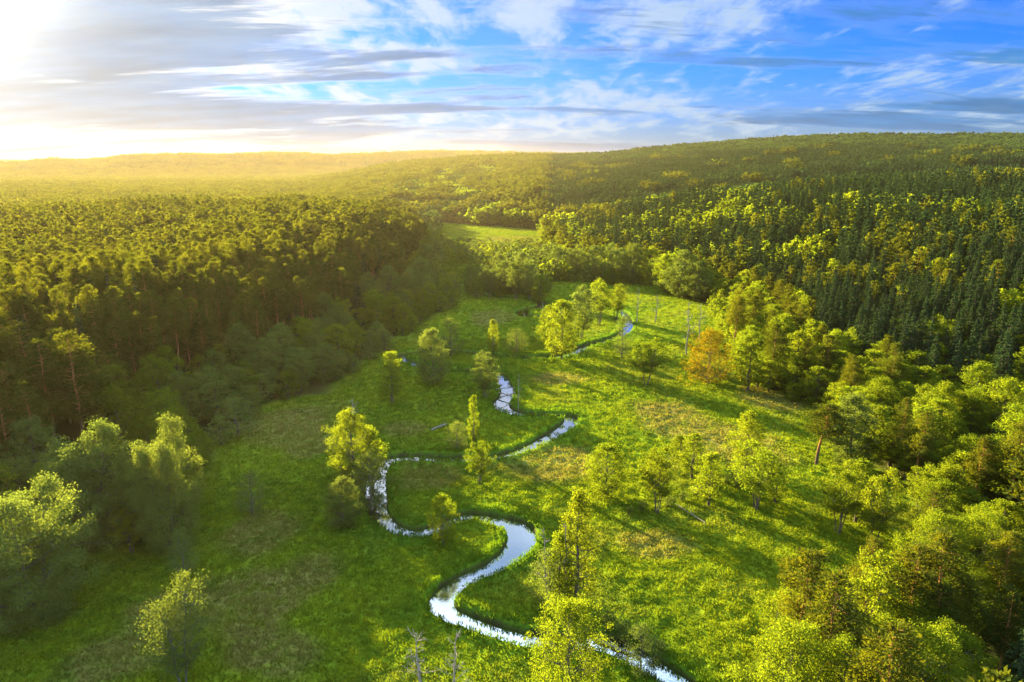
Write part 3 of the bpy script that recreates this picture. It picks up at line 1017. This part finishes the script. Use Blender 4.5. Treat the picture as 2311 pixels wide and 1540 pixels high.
# small trees and woods of the far valley
for (bx, by, ty, wp, kd, lb) in [
    (1062, 664, 598, 34, 'egg_grey', 'grey-green tree at the left forest corner where the stream turns out of sight'),
    (1092, 655, 596, 36, 'multi_grey', 'open grey-green tree right of the last visible stream pool'),
    (1500, 660, 575, 60, 'egg', 'bright green tree at the left front of the clump on the far right meadow edge'),
    (1540, 672, 568, 75, 'egg_grey', 'grey-green rounded tree in the middle of the clump on the far right meadow edge'),
    (1572, 680, 590, 60, 'egg_grey', 'dark green tree at the right end of the clump on the far right meadow edge'),
    (1008, 502, 468, 26, 'slim', 'light green small tree at the far left corner of the sunny far meadow'),
    (1040, 500, 480, 24, 'egg', 'tiny round bush-like tree on the back edge of the sunny far meadow'),
    (1100, 509, 468, 46, 'egg', 'wide light green tree behind the middle of the sunny far meadow'),
]:
    tree_px(B, kd, bx, by, ty, wp, lb)
for (bx, by, ty, wp, kd) in [(1105, 674, 600, 46, 'multi_grey'), (1135, 670, 590, 52, 'egg_grey'), (1165, 674, 584, 52, 'multi_grey'), (1195, 678, 586, 48, 'multi_grey'), (1218, 690, 622, 36, 'slim'),
                             (1125, 642, 574, 46, 'egg_grey'), (1180, 646, 570, 50, 'egg_grey'), (1258, 628, 560, 50, 'egg_grey'), (1298, 630, 552, 56, 'multi_grey'), (1342, 634, 556, 50, 'egg_grey'),
                             (1385, 636, 550, 56, 'multi_grey'), (1428, 640, 552, 58, 'egg_grey'), (1470, 644, 560, 50, 'egg')]:
    tree_px(B, kd, bx, by, ty, wp, 'grey-green tree of the loose wood standing on the valley floor beyond the bend', group='trees of the valley floor wood')
# dead trees
D = ('trunk', 'crown')
tree_px('dead_tree', 'dead', 1237, 1372, 1195, 60, 'leaning bare grey tree with forked top over the stream, by the tall yellow tree', parts=D)
tree_px('dead_tree', 'stub', 1273, 1368, 1180, 50, 'straight bare dark stem just left of the tall yellow tree', parts=D)
tree_px('dead_tree', 'dead', 958, 1590, 1425, 90, 'pale dead tree at the bottom edge, left of the pair by the stream', parts=D, var=1)
tree_px('dead_tree', 'dead', 1016, 1600, 1420, 80, 'pale dead tree at the bottom edge, right of the pair by the stream', parts=D, var=2)
tree_px('dead_tree', 'dead', 1895, 1580, 1385, 130, 'forked bare tree with white limbs at the lower right, among light olive trees', parts=D, var=0)
tree_px('dead_tree', 'dead', 1549, 802, 678, 42, 'tall bare grey tree left of the bronze-orange tree', parts=D)
tree_px('dead_tree', 'dead', 1577, 770, 688, 36, 'bare grey tree behind the tallest bare tree, near the bronze-orange tree', parts=D)
tree_px('dead_tree', 'stub', 1436, 728, 652, 22, 'dark dead stem standing alone on the far sunlit meadow, left of two', parts=D)
tree_px('dead_tree', 'stub', 1478, 727, 666, 24, 'forked dead stem standing alone on the far sunlit meadow, right of two', parts=D)
tree_px('dead_tree', 'stub', 1226, 706, 682, 22, 'small black snag beside the round pool', parts=D)
tree_px('dead_tree', 'dead', 798, 960, 905, 50, 'low bare grey thicket-like tree above the large golden tree', parts=D)
tree_px('dead_tree', 'stub', 1169, 935, 845, 18, 'thin grey dead pole on the right bank of the silver stream bend', parts=D)


for bx, by, w_ in [(1660, 1082, 30), (1638, 1092, 26), (1602, 1100, 28), (1575, 1118, 30), (1540, 1130, 26), (1508, 1142, 30), (1450, 1152, 26), (1668, 1100, 34), (1420, 1160, 22)]:
    tree_px('shrub', 'bush', bx, by, by - w_ * 0.75, w_, 'low dark bush in the wet ditch across the right meadow', 'shrub', group='bushes along the ditch')
for bx, by, w_ in [(1402, 1435, 48), (1440, 1462, 52), (1480, 1490, 50), (1372, 1415, 40)]:
    tree_px('shrub', 'bush', bx, by, by - w_ * 0.8, w_, 'dark bush on the far bank at the bottom end of the stream', 'shrub', group='bushes on the bottom stream bank')

# ---- fallen wood
def log_obj(px0, px1, r_, label, seed, z0=0.25, z1=0.35, twigs=3):
    a, b = at(*px0), at(*px1)
    za = float(height(np.array([a[0]]), np.array([a[1]]))[0])
    zb_ = float(height(np.array([b[0]]), np.array([b[1]]))[0])
    rng = np.random.default_rng(seed)
    p0 = np.array([0, 0, 0.0])
    p1 = np.array([b[0] - a[0], b[1] - a[1], max(zb_, WATER_Z) + z1 - max(za, WATER_Z) - z0])
    e = bpy.data.objects.new('fallen_tree', None)
    C.objects.link(e)
    e.location = (a[0], a[1], max(za, WATER_Z) + z0)
    e['label'], e['category'] = label, 'fallen tree'
    g, br = Geo(), Geo()
    g.tube(limb(p0, p1, 0, 6, rng, 0.08), np.linspace(r_, r_ * 0.55, 6), 8)
    L = np.linalg.norm(p1)
    for k in range(twigs):
        s_ = p0 + (p1 - p0) * rng.uniform(0.5, 0.95)
        br.tube(limb(s_, s_ + unit(rng.normal(size=3) + np.array([0, 0, 0.9])) * L * 0.22, 0, 3), np.array([r_ * 0.3, r_ * 0.2, 0.02]), 4)
    link('trunk', as_mesh('log_trunk', g, M['bark_dead']), e)
    link('crown', as_mesh('log_twigs', br, M['bark_dead']), e)  # bare side twigs of the fallen stem, not a full crown


log_obj((973, 972), (1008, 960), 0.38, 'grey fallen trunk lying on the dry patch inside the upper stream loop', 1)
log_obj((1120, 884), (1162, 877), 0.22, 'dark fallen branch across the silver stream bend, upper of three', 2, 0.5, 0.5)
log_obj((1125, 890), (1158, 899), 0.22, 'dark fallen branch across the silver stream bend, middle of three', 3, 0.5, 0.4)
log_obj((1120, 930), (1152, 914), 0.2, 'dark fallen branch across the silver stream bend, lowest of three', 4, 0.5, 0.5)
log_obj((1345, 1437), (1425, 1470), 0.25, 'pale fallen trunk lying along the far bank of the stream beside the big bottom tree', 5, 0.3, 0.3, 5)
log_obj((1318, 1462), (1400, 1478), 0.18, 'thin pale fallen trunk in the water, nearer one beside the big bottom tree', 6, 0.3, 0.3, 4)
log_obj((1525, 1140), (1592, 1185), 0.16, 'long thin white fallen stem on the right meadow below the ditch', 7)
log_obj((925, 1042), (945, 1046), 0.2, 'short dark log in the straight reach of the stream', 8, 0.3, 0.3)

# ------------------------------------------------------------------ the forest
rng = np.random.default_rng(77)


def jittered(step, rmin, rmax, azlim):
    n_ = int(rmax / step) + 1
    gx, gy = np.meshgrid(np.arange(-n_, n_ + 1), np.arange(-4, n_ + 1))
    x = (gx.ravel() + rng.uniform(-0.42, 0.42, gx.size)) * step
    y = (gy.ravel() + rng.uniform(-0.42, 0.42, gx.size)) * step
    rr, az = np.hypot(x, y), np.arctan2(x, y)
    k = (rr > rmin) & (rr < rmax) & (np.abs(az) < math.radians(azlim))
    return x[k], y[k]


def is_right(x, y):
    return x > 0.055 * y - 12


def species(x, y, dv):
    """0 pine, 1 spruce, 2 spring broadleaf, 3 grey broadleaf"""
    right = is_right(x, y)
    u = rng.uniform(size=x.shape)
    clus = fbm(x, y, 60, 201, 3)
    edge_l = 16 + 34 * fbm(x, y, 45, 202)
    edge_r = np.interp(y, [60, 130, 250, 500, 900], [22, 34, 34, 22, 26]) * (0.5 + fbm(x, y, 50, 203))
    sp_ = np.where(u < 0.80, 0, 1)
    sp_ = np.where(~right & (dv < edge_l), np.where(fbm(x, y, 18, 207, 2) > 0.54, 2, 3), sp_)
    sp_ = np.where(~right & (dv >= edge_l) & (u > 0.965), 3, sp_)
    pr = np.where(clus + 0.35 * (u - 0.5) > 0.60, 2, np.where(u < 0.83, 1, 0))
    pr = np.where((u > 0.93), 2, pr)
    pr = np.where((dv > 260) & (pr == 2) & (rng.uniform(size=x.shape) < 0.94), 1, pr)
    t = dv / RIDGE_L
    pr = np.where((t > 0.62 + 0.3 * (fbm(x, y, 220, 204) - 0.5)) & (u > 0.12), 3, pr)
    pr = np.where(dv < edge_r, np.where(u < 0.12, 0, 2), pr)
    return np.where(right, pr, sp_)


# single trees out to 760 m, closer at the edge
x1, y1 = jittered(4.7, 62, 330, 56)
x2, y2 = jittered(5.6, 330, 800, 47)
X, Y = np.concatenate([x1, x2]), np.concatenate([y1, y2])
dv = valley_dist(X, Y)
k = dv > 1.5
X, Y, dv = X[k], Y[k], dv[k]
# woods standing on the valley floor beyond the bend
WOODS = [((1068, 610), (1215, 690), 3.4), ((1225, 575), (1500, 636), 4.2), ((1060, 545), (1240, 600), 4.5), ((1215, 520), (1330, 560), 6), ((1075, 585), (1110, 610), 4)]
wx, wy = [], []
for (a, b, stp) in [((1085, 672), (1230, 600), 6.5), ((1230, 636), (1500, 566), 6.5), ((1045, 598), (1240, 556), 8.0)]:
    pa, pb = at(*a), at(*b)
    la, lb = at(b[0], a[1]), at(a[0], b[1])
    y0, y1_ = pa[1], pb[1]
    for yy in np.arange(y0, y1_, stp):
        f = (yy - y0) / (y1_ - y0)
        xa = pa[0] + (lb[0] - pa[0]) * f
        xb = la[0] + (pb[0] - la[0]) * f
        for xx in np.arange(xa, xb, stp):
            wx.append(xx + rng.uniform(-2.2, 2.2))
            wy.append(yy + rng.uniform(-2.2, 2.2))
wx, wy = np.array(wx), np.array(wy)
wdv = valley_dist(wx, wy)
keep = (wdv < 1.5) & (stream_dist(wx, wy) > 1.2) & (fbm(wx, wy, 26, 301) > 0.30)
wx, wy, wdv = wx[keep], wy[keep], wdv[keep]
X, Y, dv = np.concatenate([X, wx]), np.concatenate([Y, wy]), np.concatenate([dv, wdv])
woods = np.zeros(len(X), bool)
woods[-len(wx):] = True
S = species(X, Y, dv)
S = np.where(woods, np.where(rng.uniform(size=len(X)) < 0.7, 3, 2), S)
thin_out = (S >= 2) & ~woods & (rng.uniform(size=len(X)) < np.where(is_right(X, Y), 0.42, 0.55))
X, Y, dv, S, woods = X[~thin_out], Y[~thin_out], dv[~thin_out], S[~thin_out], woods[~thin_out]
# clear the places of the single trees
tk = np.array(taken)
ok = (fbm(X, Y, 22, 402, 2) > 0.24) | (dv < 12)
for (a, b, c_) in tk:
    ok &= np.hypot(X - a, Y - b) > c_
X, Y, dv, S, woods = X[ok], Y[ok], dv[ok], S[ok], woods[ok]
Z = height(X, Y, dv)
right = is_right(X, Y)
u = rng.uniform(size=len(X))
HT = np.choose(S, [np.where(right, 19 + 8 * u, 20 + 9 * u), 16 + 13 * u, 10 + 10 * u, 10 + 11 * u])
edge_drop = sstep(dv, 0, 16)
HT = np.where((S >= 2) & ~woods, HT * (0.62 + 0.38 * edge_drop), HT)
HT = np.where(woods, (8 + 8 * u) * np.where(Y > 560, 0.6, 1.0), HT * (0.72 + 0.52 * fbm(X, Y, 70, 401)))
WD = np.choose(S, [5.6 + 2.6 * u, 6.2 + 3.6 * u, 6.5 + 4.5 * u, 7.0 + 4.5 * u])
WD = np.where((S >= 2) & (dv < 6), WD * 0.85, WD)
PX, PY = project(X, Y, Z + HT * 0.75)
DEP = depth_of(X, Y, Z + HT * 0.75)
inframe = (PX > -30) & (PX < PW + 30) & (PY > 300) & (PY < PH + 60)
RAD = np.hypot(X, Y)

# the 300 (less those already standing) of each kind that show largest become things of their own
single = np.zeros(len(X), bool)
size_px = HT / DEP * inframe * np.where(dv < 30, 1.25, np.where(dv < 70, 1.0, 0.8))
for codes, nm in (((0,), 'pine_tree'), ((1,), 'spruce_tree'), ((2, 3), B)):
    idx = np.nonzero(np.isin(S, codes) & inframe)[0]
    idx = idx[np.argsort(-size_px[idx])][:298 - COUNT.get(nm, 0)]
    single[idx] = True

ZONE = {
    (0, 0): ('tall pine of the left forest, bare trunk and rounded crown catching golden light', 'pines of the left forest'),
    (0, 1): ('dark green pine of the forest on the right slope, rounded crown above a reddish trunk', 'pines of the right forest'),
    (0, 2): ('near pine with orange trunk in the stand filling the lower right corner', 'pines in the lower right corner'),
    (1, 0): ('dark pointed spruce rising among the pines of the left forest', 'spruces of the left forest'),
    (1, 1): ('dark pointed spruce of the forest on the right slope', 'spruces of the right forest'),
    (1, 2): ('dark pointed spruce between the pines in the lower right corner', 'spruces in the lower right corner'),
    (2, 0): ('grey-green leafy tree in the fringe between the left forest and the meadow', 'leafy trees of the left fringe'),
    (2, 1): ('light green leafy tree in the belt along the foot of the right forest', 'leafy trees of the right belt'),
    (2, 2): ('yellow-green leafy tree in the near stand at the lower right', 'leafy trees in the lower right corner'),
    (2, 3): ('grey-green tree of the loose wood standing on the valley floor beyond the bend', 'trees of the valley floor wood'),
}
NAMES = {0: 'pine_tree', 1: 'spruce_tree', 2: B, 3: B}
for i in np.nonzero(single)[0]:
    s_ = int(S[i])
    zone = 3 if woods[i] else (0 if not right[i] else (2 if (PY[i] > 1150) else 1))
    near_leaf = 'big' if RAD[i] < 140 else rngp.choice(['egg', 'egg', 'multi', 'slim'])
    kd = {0: rngp.choice(['pine', 'pine', 'pine_full']), 1: 'spruce', 2: near_leaf, 3: rngp.choice(['egg_grey', 'egg_grey', 'multi_grey'])}[s_]
    lb, gp = ZONE[(min(s_, 2), zone)]
    place_tree(NAMES[s_], kd, float(X[i]), float(Y[i]), float(Z[i]) - 0.15, float(HT[i]), float(WD[i]), lb, 'tree', gp)

# ---- everything smaller: one mass per kind, its trees spread on points
# patches of wood farther out
x3, y3 = jittered(24, 790, 2000, 47)
x4, y4 = jittered(34, 2000, 4200, 46)
x5, y5 = jittered(75, 4200, 7200, 45)
FX, FY = np.concatenate([x3, x4, x5]), np.concatenate([y3, y4, y5])
FS_ = np.concatenate([np.full(len(x3), 1.0), np.full(len(x4), 1.42), np.full(len(x5), 2.6)])
FV = np.concatenate([np.full(len(x3), 1.0), np.full(len(x4), 1.05), np.full(len(x5), 1.2)])
fdv = valley_dist(FX, FY)
clear_c = at(660, 466)
clear2 = at(608, 444)
far_ok = (fdv > 13) & ~((np.abs(FX - clear_c[0]) < 34) & (np.abs(FY - clear_c[1]) < 75)) & ~((np.abs(FX - clear2[0]) < 22) & (np.abs(FY - clear2[1]) < 90))
FX, FY, FS_, FV, fdv = FX[far_ok], FY[far_ok], FS_[far_ok], FV[far_ok], fdv[far_ok]
FSP = species(FX, FY, fdv)
valley_line = np.abs(FX - (-0.10 * FY + 40 + 60 * np.sin(FY / 260.0)))       # leafy trees follow the upper valley
FSP = np.where((FY > 900) & (FY < 1900) & (valley_line < 75) & (rng.uniform(size=len(FX)) < 0.75), np.where(rng.uniform(size=len(FX)) < 0.35, 2, 3), FSP)
FR = np.hypot(FX, FY)
FSP = np.where((FSP == 2) & is_right(FX, FY) & (fdv > 140) & (rng.uniform(size=len(FX)) < 0.92), 3, FSP)
FSP = np.where((FR > 4200), np.where(rng.uniform(size=len(FX)) < 0.5, 3, 0), FSP)
FZ = height(FX, FY, fdv, np.full(len(FX), 12.0))


def lod_protos(code):
    """mid, low and patch models of a kind, as (verts, faces, tint, material index)"""
    out = []

    def pack(cw):
        v1, f1, t1 = cw[0].arrays()
        v2, f2, t2 = cw[1].arrays()
        return (np.concatenate([v1, v2]), np.concatenate([f1, f2 + len(v1)]), np.concatenate([t1, t2]),
                np.concatenate([np.zeros(len(f1), int), np.ones(len(f2), int)]))
    mk = {0: lambda s, n_, lf, tb, br=26: pine(s, 25, 7.5, 0.45 + 0.04 * (s % 3), br, n_, lf, tb),
          1: lambda s, n_, lf, tb, br=26: spruce(s, 24, 7.5, 0.06, 20 if br > 20 else 12, 6, n_, lf, tb),
          2: lambda s, n_, lf, tb, br=26: broadleaf(s, 13, 8, 0.12, br, n_, lf, tubes=tb),
          3: lambda s, n_, lf, tb, br=26: broadleaf(s, 13, 8, 0.10, br, n_, lf, tubes=tb)}[code]
    for s in range(4):
        out.append(pack(mk(300 + s, 1900, 0.85 if code < 2 else 0.55, True)))
    for s in range(4):
        out.append(pack(mk(320 + s, 480, 1.55 if code < 2 else 1.05, False, 16)))
    for s in range(3):
        r_ = np.random.default_rng(400 + s + code * 10)
        parts = []
        gx, gy = np.meshgrid(np.arange(-2, 3), np.arange(-2, 3))
        base = 0
        for a, b in zip(gx.ravel(), gy.ravel()):
            v, f, t, m_ = pack(mk(int(r_.integers(1e6)), 90, 2.9 if code < 2 else 2.3, False, 9))
            sc_ = r_.uniform(0.72, 1.12)
            v = v * np.array([sc_, sc_, sc_ if code < 2 else sc_ * 1.25]) * np.array([1.05 if code < 2 else 1.15] * 2 + [1.0])
            v = v + np.array([(a + r_.uniform(-0.45, 0.45)) * 5.6, (b + r_.uniform(-0.45, 0.45)) * 5.6, 0])
            tt = np.clip(t * 0.5 + r_.uniform(0, 0.5), 0, 1)
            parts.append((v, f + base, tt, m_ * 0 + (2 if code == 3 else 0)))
            base += len(v)
        out.append(tuple(np.concatenate([p[q] for p in parts]) for q in range(4)))
    return out


def scatter_tree(name, n_protos):
    """geometry nodes: loose points carry the models that lie beside them in the same mesh"""
    ng = bpy.data.node_groups.new(name, 'GeometryNodeTree')
    ng.interface.new_socket('Geometry', in_out='INPUT', socket_type='NodeSocketGeometry')
    ng.interface.new_socket('Geometry', in_out='OUTPUT', socket_type='NodeSocketGeometry')
    N, L = ng.nodes, ng.links
    gi, go = N.new('NodeGroupInput'), N.new('NodeGroupOutput')

    def attr(nm, typ):
        a = N.new('GeometryNodeInputNamedAttribute')
        a.data_type = typ
        a.inputs[0].default_value = nm
        return next(o for o in a.outputs if o.enabled and o.name == 'Attribute')

    def eq(sock, val):
        c = N.new('FunctionNodeCompare')
        c.data_type, c.operation = 'INT', 'EQUAL'
        L.new(sock, c.inputs[2])
        c.inputs[3].default_value = val
        return c.outputs[0]
    pid, pk = attr('pid', 'INT'), attr('pick', 'INT')
    sep_p = N.new('GeometryNodeSeparateGeometry')
    sep_p.domain = 'POINT'
    L.new(gi.outputs[0], sep_p.inputs[0])
    L.new(eq(pid, -1), sep_p.inputs[1])
    rot = N.new('FunctionNodeEulerToRotation')
    L.new(attr('turn', 'FLOAT_VECTOR'), rot.inputs[0])
    size = attr('size', 'FLOAT_VECTOR')
    join = N.new('GeometryNodeJoinGeometry')
    for q in range(n_protos):
        sg = N.new('GeometryNodeSeparateGeometry')
        sg.domain = 'POINT'
        L.new(gi.outputs[0], sg.inputs[0])
        L.new(eq(pid, q), sg.inputs[1])
        ip = N.new('GeometryNodeInstanceOnPoints')
        L.new(sep_p.outputs[0], ip.inputs['Points'])
        L.new(eq(pk, q), ip.inputs['Selection'])
        L.new(sg.outputs[0], ip.inputs['Instance'])
        L.new(rot.outputs[0], ip.inputs['Rotation'])
        L.new(size, ip.inputs['Scale'])
        L.new(ip.outputs[0], join.inputs[0])
    L.new(join.outputs[0], go.inputs[0])
    return ng


def mass(name, protos, pts, turn, size, pick, mats, label, extra=None):
    nv = len(pts)
    V, Fc, T, MI, PID = [pts], [], [np.zeros(nv)], [], [np.full(nv, -1)]
    b = nv
    for q, (v, f, t, mi) in enumerate(protos):
        V.append(v)
        Fc.append(f + b)
        T.append(t)
        MI.append(mi)
        PID.append(np.full(len(v), q))
        b += len(v)
    pad = b - nv
    at_ = {'pid': ('INT', np.concatenate(PID)), 'tint': ('FLOAT', np.concatenate(T)),
           'pick': ('INT', np.concatenate([pick, np.full(pad, -1)])),
           'turn': ('FLOAT_VECTOR', np.concatenate([turn, np.zeros((pad, 3))])),
           'size': ('FLOAT_VECTOR', np.concatenate([size, np.ones((pad, 3))]))}
    for nm, dat in (extra or {}).items():
        at_[nm] = ('FLOAT', np.concatenate([dat, np.zeros(pad)]))
    me = mesh_from(name, np.concatenate(V), np.concatenate(Fc), mats, np.concatenate(MI), at_)
    o = link(name, me, kind='stuff', label=label)
    md = o.modifiers.new('spread', 'NODES')
    md.node_group = scatter_tree(name + '_spread', len(protos))
    return o


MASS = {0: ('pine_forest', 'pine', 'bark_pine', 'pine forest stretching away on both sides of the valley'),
        1: ('spruce_forest', 'spruce', 'bark', 'dark spruces mixed into the forest slopes'),
        2: ('leafy_forest', 'leaf', 'bark', 'light green leafy woods along the valley and among the conifers'),
        3: ('broadleaf_forest', 'leaf_grey', 'bark', 'grey-green leafy woods on the fringe, the ridge and the far hills')}
rest = ~single
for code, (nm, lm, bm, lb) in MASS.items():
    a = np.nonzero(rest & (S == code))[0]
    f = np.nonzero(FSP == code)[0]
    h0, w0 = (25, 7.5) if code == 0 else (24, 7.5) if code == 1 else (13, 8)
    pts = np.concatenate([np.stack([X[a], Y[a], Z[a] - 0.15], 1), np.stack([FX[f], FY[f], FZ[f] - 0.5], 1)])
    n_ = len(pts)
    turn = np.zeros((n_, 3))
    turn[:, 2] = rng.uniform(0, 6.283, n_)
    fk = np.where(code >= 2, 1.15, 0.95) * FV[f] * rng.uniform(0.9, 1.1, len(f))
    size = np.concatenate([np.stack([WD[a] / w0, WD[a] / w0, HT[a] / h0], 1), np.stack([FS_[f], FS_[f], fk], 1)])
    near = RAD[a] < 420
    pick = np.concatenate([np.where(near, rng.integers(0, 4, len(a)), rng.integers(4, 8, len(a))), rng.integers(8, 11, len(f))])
    mass(nm, lod_protos(code), pts, turn, size, pick, [M[lm], M[bm], M['leaf_far']], lb)
    print(nm, len(a), len(f))

# ------------------------------------------------------------------ grass: tussocks over the meadow, taller sedge along the banks
def tuft(seed, n_, h_, spread):
    r_ = np.random.default_rng(seed)
    a = r_.uniform(0, 6.283, n_)
    rad = spread * np.sqrt(r_.uniform(0, 1, n_))
    b0 = np.stack([np.cos(a) * rad * 0.55, np.sin(a) * rad * 0.55, np.zeros(n_)], 1)
    tip = b0 + np.stack([np.cos(a) * rad * 0.9 + r_.normal(size=n_) * 0.1, np.sin(a) * rad * 0.9 + r_.normal(size=n_) * 0.1, h_ * r_.uniform(0.55, 1.15, n_)], 1)
    sd = r_.uniform(0, 6.283, n_)
    s_ = np.stack([np.cos(sd), np.sin(sd), np.zeros(n_)], 1) * 0.085
    mid = b0 * 0.45 + tip * 0.55
    q = np.stack([b0 - s_ * 0.6, mid - s_, tip, mid + s_], 1)
    g = Geo()
    g.quads(q, r_.uniform(0, 1, n_))
    v, f, t = g.arrays()
    return v, f, t, np.zeros(len(f), int)


gx1, gy1 = jittered(0.85, 60, 165, 47)
gx2, gy2 = jittered(1.5, 165, 300, 34)
gx3, gy3 = jittered(2.8, 300, 520, 26)
gx4, gy4 = jittered(4.0, 520, 1000, 22)
TX, TY = np.concatenate([gx1, gx2, gx3, gx4]), np.concatenate([gy1, gy2, gy3, gy4])
TS = np.concatenate([np.full(len(gx1), 1.0), np.full(len(gx2), 1.5), np.full(len(gx3), 2.2), np.full(len(gx4), 3.2)])
tdv, tds = valley_dist(TX, TY), stream_dist(TX, TY)
k = (tdv < 3) & (tds > 0.5)
TX, TY, TS, tdv, tds = TX[k], TY[k], TS[k], tdv[k], tds[k]
TZ = height(TX, TY, tdv, tds)
tdry = dryness(TX, TY)
tl = np.exp(-np.clip(tds, 0, 20) / 4.0) * (tds < 11.5)
tdry *= (1 - tl)
n_ = len(TX)
turn = np.zeros((n_, 3))
turn[:, 2] = rng.uniform(0, 6.283, n_)
hs_ = (0.55 + 0.6 * vnoise(TX, TY, 2.1, 31) + 0.55 * (tds < 2.2)) * rng.uniform(0.8, 1.25, n_)
size = np.stack([TS, TS, hs_ * np.minimum(TS, 1.35)], 1)
mass('grass', [tuft(500 + s, 16, 0.55, 0.55) for s in range(4)], np.stack([TX, TY, TZ - 0.03], 1), turn, size, rng.integers(0, 4, n_), [M['grass']],
     'rough green meadow grass and sedge tussocks over the valley floor', {'dry': tdry, 'lush': tl})
print('grass', n_)

# ------------------------------------------------------------------ air
hz = bpy.data.meshes.new('haze')
bx, z0, z1 = 10800.0, -3.0, 215.0
hz.from_pydata([(-bx, -bx, z0), (bx, -bx, z0), (bx, bx, z0), (-bx, bx, z0), (-bx, -bx, z1), (bx, -bx, z1), (bx, bx, z1), (-bx, bx, z1)], [],
               [(3, 2, 1, 0), (4, 5, 6, 7), (0, 1, 5, 4), (1, 2, 6, 5), (2, 3, 7, 6), (3, 0, 4, 7)])
hm, nt, out = mat('haze_air')
pv = nt.n('ShaderNodeVolumePrincipled')
pv.inputs['Color'].default_value = (1.0, 0.80, 0.50, 1)
pv.inputs['Density'].default_value = 0.000043
pv.inputs['Anisotropy'].default_value = 0.85
nt.L.new(pv.outputs[0], out.inputs['Volume'])
hz.materials.append(hm)
link('haze', hz, kind='stuff', label='thin summer haze in the air over the valley')
print('things', COUNT, 'objects', len(sc.objects))
